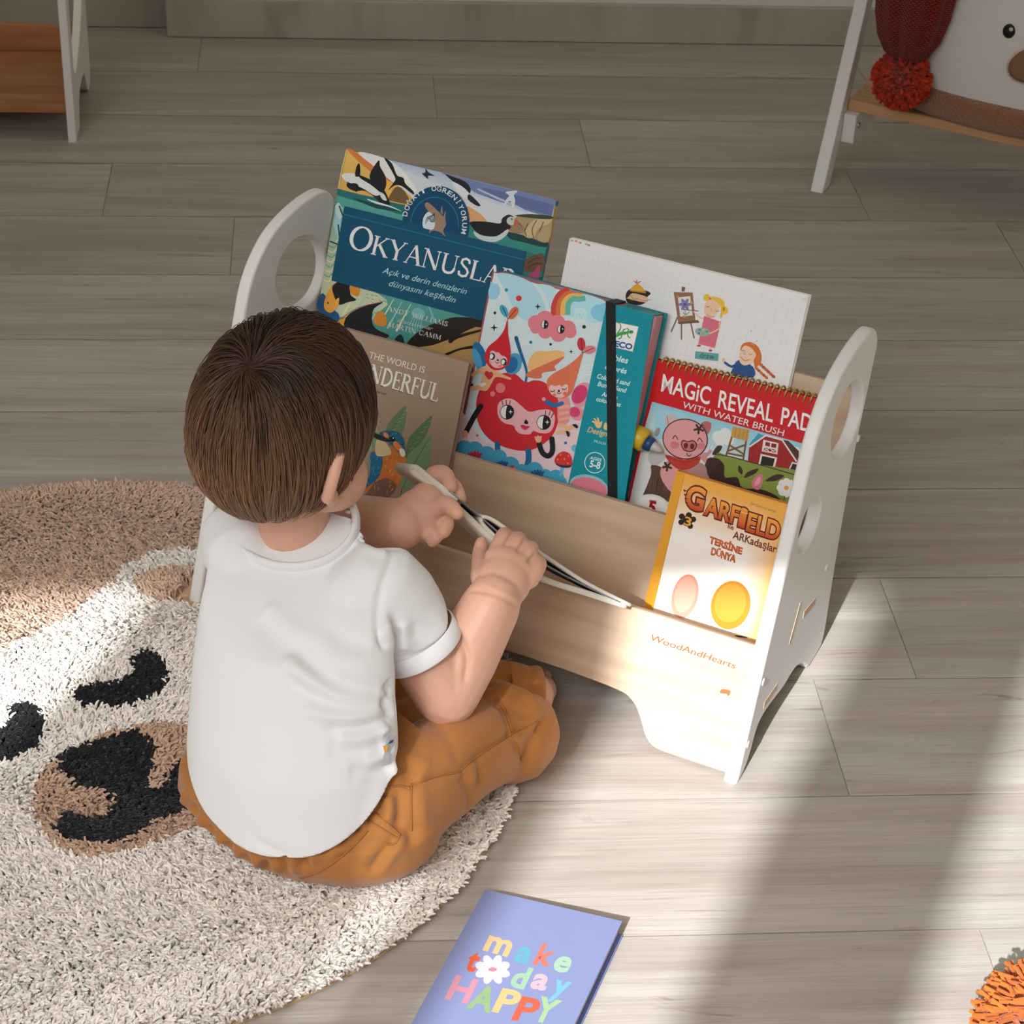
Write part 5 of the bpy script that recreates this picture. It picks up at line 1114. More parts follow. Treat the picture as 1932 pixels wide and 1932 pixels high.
# ---------------------------------------------------------------- round shaggy rug with a bear face
RC = Vector((-.2604, 1.7806, 0)); RR = .459
rug = empty('bear_rug', RC); tag(rug, 'round shaggy cream rug with a black-eyed brown-nosed bear face under the child', 'rug')
n = 96
V = [(RR * math.cos(2 * PI * k / n), RR * math.sin(2 * PI * k / n), z) for z in (.0004, .0018) for k in range(n)]
mesh('woven_base', V, [tuple(range(n - 1, -1, -1)), tuple(n + k for k in range(n))] + [(k, (k + 1) % n, n + (k + 1) % n, n + k) for k in range(n)], mat('rug_backing', 'c8ab88', .9), rug)
def rp(pts, f=lambda p: p): return [tuple((px_z(*f(p), .012) - RC)[:2]) for p in pts]
f8 = lambda p: (p[0] / 2.471, 1150 + p[1] / 2.471)
def dense(pts): return np.array(catmull(pts, 6))
R_hood = np.array(rp([(-420, 1300), (0, 1222), (60, 1196), (118, 1168), (170, 1132), (205, 1104), (240, 1066), (290, 1042), (340, 1036), (385, 1036), (430, 1030), (560, 1030), (900, 900), (900, 500), (-600, 500)]))
R_ear = dense(rp([(250, 1100), (275, 1078), (320, 1070), (368, 1072), (420, 1085), (430, 1115), (380, 1134), (330, 1134), (280, 1126)]))
R_muz = dense(rp([(1100, 640), (980, 560), (860, 538), (760, 528), (640, 540), (500, 570), (400, 620), (270, 680), (190, 770), (150, 880), (180, 1000), (260, 1100), (400, 1150), (560, 1132), (700, 1090), (820, 1034), (960, 980), (1080, 900), (1130, 760)], f8))
R_blk = [dense(rp([(270, 690), (300, 760), (390, 815), (500, 838), (545, 880), (540, 920), (480, 960), (380, 975), (310, 940), (285, 980), (248, 1010), (290, 1045), (400, 1072), (540, 1075), (620, 1040), (680, 995), (705, 955), (790, 945), (880, 895), (960, 840), (980, 760), (930, 690), (870, 695), (825, 715), (790, 795), (720, 838), (672, 805), (700, 740), (712, 660), (690, 610), (620, 558), (540, 590), (440, 618), (370, 640), (310, 660)], f8)),
         dense(rp([(-140, 640), (-60, 620), (0, 570), (40, 550), (55, 460), (90, 438), (140, 438), (175, 470), (190, 550), (160, 630), (90, 682), (0, 695), (-90, 700), (-150, 680)], f8)),
         dense(rp([(358, 392), (400, 352), (460, 348), (520, 340), (590, 318), (638, 290), (618, 235), (650, 205), (690, 195), (735, 218), (768, 275), (755, 360), (700, 400), (620, 436), (530, 445), (440, 432), (372, 424)], f8))]
def inside(P, poly):
    x, y = P[:, 0], P[:, 1]; r = np.zeros(len(P), bool); m = len(poly)
    for i in range(m):
        x0, y0 = poly[i - 1]; x1, y1 = poly[i]
        c = ((y0 > y) != (y1 > y)) & (x < (x1 - x0) * (y - y0) / (y1 - y0 + 1e-12) + x0); r ^= c
    return r
def rug_pile():
    N = 98000
    rad = np.sqrt(RNG.random(N)) * (RR - .002); th = RNG.random(N) * 2 * PI; P = np.stack([rad * np.cos(th), rad * np.sin(th)], 1)
    W_ = P + np.array([RC.x, RC.y])
    # leave out what no one sees or what stands on the rug
    keep = np.ones(N, bool)
    d_ = W_ - np.array([F0.x, F0.y]); lw = d_ @ np.array([Wv.x, Wv.y]); ld = d_ @ np.array([Dv.x, Dv.y])
    keep &= ~((lw > -SW - .014) & (lw < -SW + PT + .012) & (ld > -.014) & (ld < .035)) & ~((lw > -SW - .014) & (lw < -SW + PT + .012) & (ld > .22) & (ld < .285)) & ~((lw > -SW) & (lw < -SW + .12) & (ld > -.010) & (ld < .032))
    P = P[keep]; N = len(P)
    # press the pile flat below the child
    c = np.array([.0, 1.60]) - np.array([RC.x, RC.y]); sat = np.exp(-(((P - c) / np.array([.17, .13])) ** 2).sum(1) ** 2)
    ang = 5.2 + 1.3 * np.sin(P[:, 0] * 9 + 2 * np.cos(P[:, 1] * 11)) + 1.1 * np.sin(P[:, 1] * 14 + 1.3) + RNG.normal(size=N) * .9
    rr = np.hypot(P[:, 0], P[:, 1]); edge = rr > RR - .02; ang = np.where(edge, np.arctan2(P[:, 1], P[:, 0]) + RNG.normal(size=N) * .7, ang)
    L_ = (.0125 + .006 * RNG.random(N)); lean = .45 + .55 * RNG.random(N)
    col = np.tile(np.array(hexl('eee7df')), (N, 1)); jit = P + np.stack([np.cos(ang), np.sin(ang)], 1) * (L_ * lean * .5)[:, None] + RNG.normal(size=P.shape) * .001
    brown = np.array(hexl('cbae99')); col[inside(jit, R_hood)] = brown; col[inside(jit, R_ear)] = np.array(hexl('d6b8a2')); col[inside(jit, R_muz)] = np.array(hexl('c6a58e'))
    for b in R_blk:
        for ox, oy in ((0, 0), (.004, 0), (-.004, 0), (0, .004), (0, -.004)): col[inside(jit + np.array([ox, oy]), b)] = np.array(hexl('17161a'))
    dark = col[:, 0] < .05
    col *= (.84 + .30 * RNG.random((N, 1)))
    h = (.0105 + .005 * RNG.random(N)) * np.where(dark, .85, 1) * (1 - .62 * sat)
    npt = 6; t = np.linspace(0, 1, npt); Q = np.zeros((N, npt, 3))
    curl = RNG.normal(size=N) * .5
    for j in range(npt):
        an = ang + curl * t[j]; Q[:, j, 0] = P[:, 0] + np.cos(an) * L_ * lean * t[j] ** 1.3 * .8; Q[:, j, 1] = P[:, 1] + np.sin(an) * L_ * lean * t[j] ** 1.3 * .8
        Q[:, j, 2] = .0012 + h * (1.35 * t[j] - .45 * t[j] ** 3)
    r = np.array([.0010, .0013, .0014, .0014, .0013, .0007])
    return curves('pile', Q, r, M_yarn, rug, col)
o = rug_pile(); o['kind'] = 'stuff'
# ---------------------------------------------------------------- the seated child
from mathutils.bvhtree import BVHTree
def soup(parts):
    V, F = [], []
    for v, f in parts:
        i = len(V); V += [tuple(p) for p in v]; F += [tuple(a + i for a in q) for q in f]
    return V, F
def ellip(c, axes, n=28, m=18):
    """axes: three vectors (semi-axes)"""
    c = Vector(c); A, B, C_ = [Vector(q) for q in axes]; V, F = [c + C_], []
    for i in range(1, m):
        t = PI * i / m
        for k in range(n):
            p = 2 * PI * k / n; V.append(c + A * (math.sin(t) * math.cos(p)) + B * (math.sin(t) * math.sin(p)) + C_ * math.cos(t))
    V.append(c - C_); L_ = len(V) - 1
    F += [(0, 1 + k, 1 + (k + 1) % n) for k in range(n)]
    for i in range(m - 2):
        for k in range(n): a_ = 1 + i * n + k; b_ = 1 + i * n + (k + 1) % n; F.append((a_, a_ + n, b_ + n, b_))
    o = 1 + (m - 2) * n; F += [(o + k, L_, o + (k + 1) % n) for k in range(n)]
    return V, F
def limb(path, radii, n=4, seg=20, round_ends=True):
    """smooth tapering limb with rounded ends through the given joints"""
    P = catmull(path, n, False); R = np.interp(np.linspace(0, 1, len(P)), np.linspace(0, 1, len(radii)), radii)
    P = [Vector(p) for p in P]
    if round_ends:
        for e in (0, -1):
            d = (P[0] - P[1]).normalized() if e == 0 else (P[-1] - P[-2]).normalized(); r = R[0] if e == 0 else R[-1]; b = P[0] if e == 0 else P[-1]
            ex = [(b + d * r * math.sin(a_), r * math.cos(a_)) for a_ in (PI * .17, PI * .33, PI * .46)]
            if e == 0: P = [q for q, _ in ex[::-1]] + P; R = np.concatenate([[q for _, q in ex[::-1]], R])
            else: P = P + [q for q, _ in ex]; R = np.concatenate([R, [q for _, q in ex]])
    return tube_verts(P, [float(q) for q in R], seg)
def remesh(parts, voxel, smooth_it=6, fac=.5):
    V, F = soup(parts); me = bpy.data.meshes.new('t'); me.from_pydata(V, [], F); me.update()
    bm = bmesh.new(); bm.from_mesh(me); bmesh.ops.recalc_face_normals(bm, faces=bm.faces); bm.to_mesh(me); bm.free()
    o = bpy.data.objects.new('t', me); COL.objects.link(o)
    r = o.modifiers.new('r', 'REMESH'); r.mode = 'VOXEL'; r.voxel_size = voxel; r.use_smooth_shade = True
    if smooth_it: s = o.modifiers.new('s', 'SMOOTH'); s.iterations = smooth_it; s.factor = fac
    out = eval_mesh(o); bpy.data.objects.remove(o); bpy.data.meshes.remove(me); return out
def co_np(me):
    a_ = np.empty(len(me.vertices) * 3, np.float32); me.vertices.foreach_get('co', a_); return a_.reshape(-1, 3).astype(float)
def no_np(me):
    a_ = np.empty(len(me.vertices) * 3, np.float32); me.vertices.foreach_get('normal', a_); return a_.reshape(-1, 3).astype(float)
def set_co(me, c): me.vertices.foreach_set('co', c.astype(np.float32).ravel()); me.update()
def smooth_noise(P, s, seed=0):
    """cheap band-limited noise from a few random sine waves"""
    r = np.random.default_rng(seed); out = np.zeros(len(P))
    for k in range(14):
        d = r.normal(size=3); d /= np.linalg.norm(d); out += np.sin(P @ d * s * (0.6 + .9 * r.random()) + r.random() * 6.28)
    return out / 14 * 2
def folds(me, items, gain=1.0):
    """items: (photo-pixel polyline, amplitude, width); ridges (+) and valleys (-) pressed into the cloth along those lines"""
    c = co_np(me); nrm = no_np(me); bv = BVHTree.FromPolygons([Vector(v) for v in c], [tuple(p.vertices) for p in me.polygons]); off = np.zeros(len(c))
    for pts, amp, wd in items:
        pts = catmull(pts, 5, False); hit = []
        for p in pts:
            h = bv.ray_cast(CAMP, px_ray(*p).normalized())
            if h[0] is not None: hit.append(np.array(h[0]))
        if len(hit) < 2: continue
        best = np.full(len(c), 9.0); tt = np.zeros(len(c))
        for i in range(len(hit) - 1):
            a_, b_ = hit[i], hit[i + 1]; ab = b_ - a_
            if np.linalg.norm(ab) > .06: continue
            t = np.clip(((c - a_) @ ab) / (ab @ ab + 1e-12), 0, 1); d = np.linalg.norm(c - a_ - t[:, None] * ab, axis=1); q = d < best
            best = np.where(q, d, best); tt = np.where(q, (i + t) / (len(hit) - 1), tt)
        off += gain * amp * np.exp(-(best / wd) ** 2) * np.clip(np.minimum(tt, 1 - tt) * 5 + .25, 0, 1)
    set_co(me, c + nrm * off[:, None])

C0 = Vector((-.004, 1.584, 0))
def B(r, f, z): return C0 + Wv * r + Dv * f + Vector((0, 0, z))
def Z(px, py, z): return px_z(px, py, z)
child = empty('person', (C0.x, C0.y, 0)); tag(child, 'small child in white T-shirt and ochre trousers sitting on the rug with an open book', 'person')
def add(name, me, m, parent=None, smooth=True):
    par = parent or child
    inv = Matrix.Translation(-Vector((C0.x, C0.y, 0)))
    me.transform(inv); o = link_mesh(name, me, m, par, smooth); return o

# torso line: image column 551, leaning forward
TOR = [(.045, 556, 1.578), (.10, 552, 1.588), (.15, 551, 1.603), (.20, 552, 1.632), (.245, 556, 1.658), (.275, 562, 1.674)]
def tor(z, x, y):
    # find X so that the point (X, y, z) projects on image column x
    for _ in range(3): pass
    lo, hi = -.4, .4
    for _ in range(50):
        mid = (lo + hi) / 2; v = Vector((mid, y, z)) - CAMP; xx = 966 + FPX * Vector(MR[0]).dot(v) / Vector(MR[2]).dot(v)
        if xx < x: lo = mid
        else: hi = mid
    return Vector((lo, y, z))
TP = [tor(z, x, y) for z, x, y in TOR]
def ring_loft(centers, abs_, tilt, seg=40, cap=True):
    """ellipses (a along the shoulder line, b front-back); tilt[i] lifts the front edge"""
    V, F = [], []
    for c, (a_, b_), tl in zip(centers, abs_, tilt):
        fv = Dv * math.cos(tl) + Vector((0, 0, 1)) * math.sin(tl)
        for k in range(seg):
            t = 2 * PI * k / seg; V.append(Vector(c) + Wv * (a_ * math.cos(t)) + fv * (b_ * math.sin(t)))
    for i in range(len(centers) - 1):
        for k in range(seg): F.append((i * seg + k, i * seg + (k + 1) % seg, (i + 1) * seg + (k + 1) % seg, (i + 1) * seg + k))
    if cap: F.append(tuple(range(seg - 1, -1, -1))); F.append(tuple((len(centers) - 1) * seg + k for k in range(seg)))
    return V, F
# joints
SHR = Z(724, 1108, .252); ELR = Z(842, 1306, .135); WRR = Z(934, 1128, .222)
SHL = Z(452, 1026, .250); ELL_ = Z(560, 1010, .17); WRL = Z(757, 992, .240)
HC = Z(530, 786, .405)                                # head centre
yaw = math.radians(36); pit = math.radians(20)
hf = Vector((math.sin(yaw) * math.cos(pit), math.cos(yaw) * math.cos(pit), -math.sin(pit))); hr = hf.cross(Vector((0, 0, 1))).normalized(); hu = hr.cross(hf).normalized()
roll_ = math.radians(-4); hr, hu = hr * math.cos(roll_) + hu * math.sin(roll_), hu * math.cos(roll_) - hr * math.sin(roll_)
def Hd(r, f, u): return HC + hr * r + hf * f + hu * u
NB = Z(566, 1010, .285)
CC = Z(552, 984, .288)
def hand(base, fwd, side, nrm, fingers, thumb, palm=(.027, .021, .0115)):
    """palm ellipsoid plus five jointed digits; side points to the little finger"""
    out = [ellip(base + fwd * .022, (side * palm[0], fwd * palm[1] * 1.25, nrm * palm[2] * 1.25)), ellip(base + fwd * .036, (side * palm[0] * .98, fwd * palm[1] * .7, nrm * palm[2]))]
    for pts, r in fingers: out.append(limb(pts, r, 4, 14))
    out.append(limb(*thumb, 4, 14)); return out
skin = []
skin.append(ring_loft(TP[:5], [(.078, .052), (.078, .054), (.074, .048), (.068, .044), (.05, .032)], [.1, .1, .2, .3, .4], 28))
skin.append(limb([TP[3], CC - Vector((0, 0, .055)), CC - Vector((0, 0, .012)), CC + Vector((0, .006, .012)), HC + hf * .004 - hu * .045], [.028, .026, .034, .038, .043]))
# head: cranium, jaw, cheeks, nose, lips, ears
skin.append(ellip(HC + hu * .004, (hr * .069, hf * .082, hu * .086)))
skin.append(ellip(Hd(0, .030, -.045), (hr * .058, hf * .062, hu * .052)))
for s in (1, -1):
    skin.append(ellip(Hd(s * .042, .046, -.050), (hr * .036, hf * .038, hu * .035)))
    # ear: outer shell with a fold, lobe
    e0 = Hd(.0715 if s > 0 else -.062, -.004, -.026)
    rim = [e0 + hu * (.024 * math.cos(t)) + hf * (-.004 - .014 * math.sin(t)) + hr * (s * (.005 + .0085 * math.sin(t))) for t in [PI * k / 8 for k in range(9)]]
    skin.append(limb(rim, [.0045, .0055, .0058, .006, .006, .006, .006, .0065, .006], 3, 12))
    skin.append(ellip(e0 + hr * (s * .004) - hf * .006, (hu * .021, hf * .010, hr * .0052)))
    skin.append(ellip(e0 - hu * .025 + hf * .002 + hr * (s * .006), (hu * .009, hf * .008, hr * .0055)))
skin.append(limb([Hd(0, .086, -.012), Hd(0, .096, -.030), Hd(0, .099, -.036)], [.006, .008, .0095])); skin.append(ellip(Hd(.008, .094, -.038), (hr * .006, hf * .007, hu * .006))); skin.append(ellip(Hd(-.008, .094, -.038), (hr * .006, hf * .007, hu * .006)))
skin.append(ellip(Hd(0, .088, -.056), (hr * .015, hf * .007, hu * .0045))); skin.append(ellip(Hd(0, .087, -.063), (hr * .012, hf * .007, hu * .0045))); skin.append(ellip(Hd(0, .078, -.086), (hr * .02, hf * .016, hu * .014)))
# right arm: upper arm, chubby forearm, wrist fold
skin.append(limb([SHR, SHR.lerp(ELR, .5), ELR], [.036, .0345, .0335]))
skin.append(limb([ELR, ELR.lerp(WRR, .35) + Vector((0, 0, .002)), ELR.lerp(WRR, .8), WRR + (WRR - ELR).normalized() * -.004], [.0335, .0345, .0305, .0285]))
# right hand: back of the hand towards the camera, fingers curling over the top edge of the book
fR = (Z(978, 1042, .244) - WRR).normalized(); vdir = px_ray(950, 1070).normalized(); sR = fR.cross(vdir).normalized(); sR = sR if sR.dot(Vector(MR[0])) > 0 else -sR; nR = sR.cross(fR).normalized(); nR = nR if nR.dot(vdir) < 0 else -nR
skin.append(ellip(WRR + fR * .021, (sR * .0275, fR * .031, nR * .0185)))
skin.append(ellip(WRR + fR * .040, (sR * .0295, fR * .019, nR * .0150)))
dk = vdir
for px, py, zz, ln in ((948, 1018, .250, 1.0), (974, 1026, .247, 1.05), (997, 1044, .242, 1.0), (1012, 1072, .234, .86)):
    K = Z(px, py, zz); base = K - fR * .016 + nR * .001
    skin.append(limb([base, K - dk * .002, K + dk * .012 * ln + fR * .006, K + dk * .030 * ln + fR * .003], [.0088 * (.92 + .08 * ln), .0092, .0086, .0066], 4, 14))
T0 = WRR + fR * .012 - sR * .022 + vdir * .006; T1 = Z(909, 1040, .236) + vdir * .010; skin.append(limb([T0, T1 - fR * .004, Z(908, 1024, .243) + vdir * .010], [.0100, .0085, .0066], 4, 14))
# left arm reaching round to the far edge of the book
skin.append(limb([SHL, SHL.lerp(ELL_, .5) + Dv * .03, ELL_ + Dv * .03], [.036, .034, .031]))
skin.append(limb([ELL_ + Dv * .03, (ELL_ + Dv * .03).lerp(WRL, .5), WRL - Wv * .002], [.031, .031, .0268]))
fL = (Z(836, 938, .262) - WRL).normalized(); sL = fL.cross(vdir).normalized(); sL = sL if sL.dot(Vector(MR[1])) > 0 else -sL; nL = sL.cross(fL).normalized(); nL = nL if nL.dot(vdir) < 0 else -nL
skin.append(ellip(WRL + fL * .020, (sL * .026, fL * .030, nL * .0175))); skin.append(ellip(WRL + fL * .036 - sL * .002, (sL * .024, fL * .018, nL * .015)))
skin.append(limb([WRL + fL * .024 + sL * .006 - nL * .0, Z(838, 952, .266), Z(862, 968, .268)], [.0115, .0102, .0076], 4, 14))      # thumb along the near cover
for (p1, p2, p3, r) in (((812, 902, .268), (838, 894, .272), (850, 918, .268), .0092), ((822, 920, .258), (852, 915, .258), (868, 940, .252), .0090), ((822, 985, .242), (842, 985, .246), (838, 1004, .240), .0088), ((800, 1004, .236), (822, 1010, .238), (816, 1022, .232), .0080)):
    skin.append(limb([WRL + fL * .026, Z(*p1), Z(*p2), Z(*p3)], [.0115, r, r * .98, r * .78], 4, 14))
# legs inside the trousers and the bare left foot
HIPR, HIPL = B(.052, .014, .060), B(-.062, .0, .062)
KNR = Z(962, 1384, .050); KNL = B(-.125, .135, .062)
ANL = Z(1000, 1312, .036)
skin.append(limb([HIPR, KNR], [.042, .034])); skin.append(limb([HIPL, KNL], [.042, .036])); skin.append(limb([KNL, ANL], [.04, .026]))
skin.append(limb([KNR, KNR.lerp(B(-.02, .12, .04), .9)], [.04, .026]))
ft = (Z(1034, 1306, .022) - ANL).normalized()
skin.append(limb([ANL, Z(1010, 1304, .030), Z(1022, 1302, .025)], [.022, .0185, .0165]))
for i, (px, py, r) in enumerate(((1030, 1275, .0072), (1035, 1288, .0064), (1037, 1300, .0064), (1035, 1313, .006), (1030, 1324, .0055))):
    skin.append(limb([Z(px - 18, py - 2 + 2 * (2 - i), .024), Z(px - 4, py, .026 - .001 * i), Z(px, py, .022)], [r * 1.1, r, r * .95], 3, 12))
M_skin = mat('skin', (.70, .40, .285), .5, .35, .05, sss=.25, bump=(700, .06, .0004), var=(25, .05))
me_skin = remesh(skin, .0019, 5, .5)
folds(me_skin, [([(876, 1290), (882, 1245), (870, 1208), (862, 1188)], -.0040, .0035), ([(888, 1113), (920, 1116), (950, 1128), (976, 1144)], -.0032, .0026), ([(967, 1006), (952, 1030)], -.0022, .0020), ([(991, 1019), (976, 1042)], -.0022, .0020), ([(1011, 1044), (996, 1062)], -.0022, .0020)]); body = add('body', me_skin, M_skin)
M_eye = mat('eye_white', (.82, .80, .78), .2); M_iris = mat('iris', (.10, .06, .04), .15)
for s in (1, -1):
    v, f = ellip(Hd(s * .031, .0835, -.014) - C0, (hr * .012, hf * .006, hu * .0075)); e = mesh('eye', v, f, M_eye, child, True)
    v, f = ellip(Hd(s * .031, .0875, -.015) - C0, (hr * .0055, hf * .003, hu * .0055)); mesh('iris', v, f, M_iris, e, True)

# trousers
pants = [ring_loft([B(-.024, .004, .018), B(-.027, .003, .042), B(-.024, .004, .070), B(-.004, .014, .095), B(.0, .02, .115)], [(.120, .077), (.140, .090), (.139, .091), (.104, .078), (.09, .07)], [0, 0, -.05, .1, .2], 44),
         limb([HIPR + Vector((0, 0, .006)), HIPR.lerp(KNR, .5) + Vector((0, 0, .012)), KNR - (KNR - HIPR).normalized() * .012], [.060, .050, .041]),
         limb([HIPL, HIPL.lerp(KNL, .5), KNL], [.068, .06, .05]),
         limb([KNL, KNL.lerp(ANL, .5), ANL - (ANL - KNL).normalized() * .022], [.05, .046, .036]),
         limb([KNR - Vector((0, 0, .002)), KNR.lerp(B(0, .13, .045), .8)], [.052, .045])]
me_p = remesh(pants, .0028, 8, .5)
c = co_np(me_p); nrm = no_np(me_p)
c += nrm * (.0018 * smooth_noise(c, 60, 1) + .0010 * smooth_noise(c, 150, 2))[:, None]; c[:, 2] = np.maximum(c[:, 2], .0085); set_co(me_p, c)
q = lambda u, v: (330 + u / 2.576, 1180 + v / 2.576)
PF = []
for pts, am, w_ in (  # crease lines traced on the photo (crop frame u, v)
    ([(1150, 770), (1250, 735), (1390, 710)], -.0028, .004), ([(1390, 700), (1460, 640), (1620, 535), (1760, 465)], -.0022, .004), ([(1390, 710), (1330, 560), (1260, 460)], -.0030, .007), ([(1400, 720), (1430, 800), (1440, 880)], -.003, .007),
    ([(1150, 640), (1140, 760), (1146, 900), (1148, 1000), (1180, 1080)], -.005, .010), ([(1095, 790), (1100, 900), (1096, 990)], -.005, .008), ([(1120, 780), (1125, 900), (1122, 990)], .004, .007), ([(1010, 800), (1000, 880), (990, 930)], -.006, .009), ([(1030, 820), (1040, 890), (1020, 940)], .005, .008),
    ([(1170, 620), (1180, 820), (1190, 980)], .003, .012), ([(1560, 360), (1600, 440), (1630, 540), (1680, 650)], -.0015, .0035), ([(1475, 640), (1480, 740), (1470, 830)], -.002, .006), ([(1440, 660), (1450, 780)], .002, .006),
    ([(1350, 320), (1480, 330), (1640, 400), (1740, 440)], -.003, .007), ([(1400, 290), (1560, 290), (1690, 330), (1760, 380)], .003, .007), ([(1480, 260), (1600, 250), (1700, 290), (1770, 350)], -.0025, .006),
    ([(1800, 470), (1740, 560), (1690, 680)], -.0035, .007), ([(1780, 440), (1700, 520), (1650, 560)], .002, .005), ([(1810, 440), (1760, 520)], -.002, .005), ([(1290, 480), (1360, 640), (1390, 700)], .002, .007),
    ([(1080, 1030), (1000, 1130), (960, 1200)], -.0035, .006), ([(1130, 1010), (1060, 1110), (1000, 1200)], .002, .006), ([(960, 990), (880, 1070), (780, 1150)], -.002, .004), ([(800, 1120), (880, 1160), (970, 1195)], -.0014, .004), ([(860, 1020), (860, 1080), (900, 1150)], -.0016, .005)):
    PF.append(([q(*p) for p in pts], am, w_))
for k in range(22):                                       # gathers below the elastic waist
    t = k / 21; x0 = 110 + 860 * t; y0 = 900 + 250 * math.sin(PI * min(1, t * 1.05)) ** .8 if t < .6 else 1150 - (t - .6) * 600
    am = (.0030, -.0040)[k % 2] * (.7 + .6 * random.random())
    base = [(60, 800), (150, 940), (250, 1030), (350, 1105), (450, 1135), (550, 1118), (650, 1065), (750, 985), (830, 925), (900, 875)]
    bi = t * (len(base) - 1); i0 = min(int(bi), len(base) - 2); fr_ = bi - i0; bx = base[i0][0] * (1 - fr_) + base[i0 + 1][0] * fr_; by = base[i0][1] * (1 - fr_) + base[i0 + 1][1] * fr_
    dx, dy = (-18 + 70 * t), 62
    PF.append(([q(bx, by + 16), q(bx + dx * .5, by + 14 + dy * .5), q(bx + dx, by + dy + 24)], am, .0045))
folds(me_p, PF, 1.6)
M_pants = mat('ochre_cotton', (.45, .182, .050), .85, .15, .25, bump=(1400, .12, .0004), var=(9, .10))


# T-shirt
def cuff_end(a_, b_, t): return a_.lerp(b_, t)
shirt = [ring_loft([TP[0] + Vector((0, 0, .014)), TP[1], TP[2], TP[3], TP[4], TP[4].lerp(CC, .55) + Vector((0, 0, .003)), CC],
                   [(.119, .100), (.1115, .0905), (.106, .082), (.103, .077), (.096, .071), (.088, .060), (.066, .054)], [.42, .34, .30, .34, .40, .42, .40], 48),
         limb([TP[4].lerp(SHR, .5) - Vector((0, 0, .016)), SHR + Vector((0, 0, .002)), SHR.lerp(ELR, .62)], [.034, .042, .0432], round_ends=False),
         limb([TP[4].lerp(SHL, .5) - Vector((0, 0, .016)), SHL + Vector((0, 0, .002)), SHL.lerp(ELL_ + Dv * .03, .60)], [.032, .040, .041], round_ends=False)]
me_s = remesh(shirt, .0026, 14, .5)
c = co_np(me_s); nrm = no_np(me_s); c += nrm * (.0012 * smooth_noise(c, 45, 5) + .0004 * smooth_noise(c, 130, 6))[:, None]; c[:, 2] = np.maximum(c[:, 2], .016); set_co(me_s, c)
q2 = lambda u, v: (330 + u / 2.509, 950 + v / 2.509)
SF = []
for pts, am, w_ in (
    ([(560, 640), (640, 740), (760, 840), (900, 885), (1010, 890)], -.0042, .010), ([(520, 700), (620, 830), (780, 920), (930, 925), (1020, 910)], .0035, .009), ([(520, 820), (640, 900), (800, 960), (960, 950), (1040, 915)], -.0040, .009),
    ([(600, 960), (760, 1010), (920, 1000), (1010, 960)], .0032, .008), ([(700, 1060), (840, 1070), (960, 1030), (1010, 990)], -.0034, .008), ([(760, 1110), (900, 1110), (990, 1070)], .0028, .008), ([(720, 1160), (880, 1160), (980, 1130)], -.002, .010),
    ([(900, 1220), (980, 1190), (1040, 1150)], .0025, .008), ([(820, 1270), (940, 1270), (1030, 1220)], -.0022, .008), ([(400, 540), (480, 640), (560, 720)], -.0025, .012), ([(430, 480), (520, 580), (640, 660)], .002, .012),
    ([(960, 590), (985, 650), (1005, 690)], -.0026, .007), ([(1000, 560), (1020, 620), (1030, 680)], .0016, .007), ([(1030, 560), (1050, 630)], -.0016, .007), ([(1080, 560), (1090, 640), (1080, 690)], .003, .008), ([(1130, 560), (1130, 650)], -.002, .008),
    ([(1036, 230), (990, 360), (965, 470), (962, 580), (1000, 680)], -.0022, .0035), ([(880, 160), (960, 190), (1040, 215)], -.003, .006), ([(850, 180), (930, 225), (1010, 240)], .0022, .007),
    ([(1005, 850), (1035, 890), (1060, 930)], -.004, .006), ([(990, 930), (1015, 970), (1030, 1010)], -.004, .006), ([(975, 1040), (1000, 1080)], .003, .005), ([(1020, 1230), (1040, 1290), (1030, 1330)], .003, .006),
    ([(380, 1590), (470, 1640), (540, 1665)], -.0012, .004), ([(700, 540), (800, 640), (900, 680), (985, 690)], -.002, .010), ([(1040, 730), (1150, 715), (1250, 660), (1310, 590)], -.0016, .0032)):
    SF.append(([q2(*p) for p in pts], am, w_))
folds(me_s, SF, 1.7)
# the hem: cut the jersey along the sloping plane where it ends over the trousers
bvh_ = BVHTree.FromPolygons([v.co for v in me_s.vertices], [tuple(p.vertices) for p in me_s.polygons])
h3 = [bvh_.ray_cast(CAMP, px_ray(*p_).normalized())[0] for p_ in ((366, 1490), (515, 1617), (722, 1500))]
HN = (h3[1] - h3[0]).cross(h3[2] - h3[0]).normalized(); HN = HN if HN.z > 0 else -HN
bm = bmesh.new(); bm.from_mesh(me_s); bmesh.ops.bisect_plane(bm, geom=bm.verts[:] + bm.edges[:] + bm.faces[:], plane_co=h3[1], plane_no=HN, clear_inner=True); bm.to_mesh(me_s); bm.free()
# the trousers stay under the jersey above the hem
c = co_np(me_p); nrm = no_np(me_p); hd = (c - np.array(list(h3[1]))) @ np.array(list(HN)); c -= nrm * (.0085 * np.clip((hd + .003) / .008, 0, 1))[:, None]; set_co(me_p, c)
trousers = add('trousers', me_p, M_pants)
M_shirt = mat('white_jersey', (.80, .795, .80), .85, .15, .2, bump=(1100, .06, .0003))
tshirt = add('t_shirt', me_s, M_shirt)
sd = tshirt.modifiers.new('solid', 'SOLIDIFY'); sd.thickness = .0022; sd.offset = -1
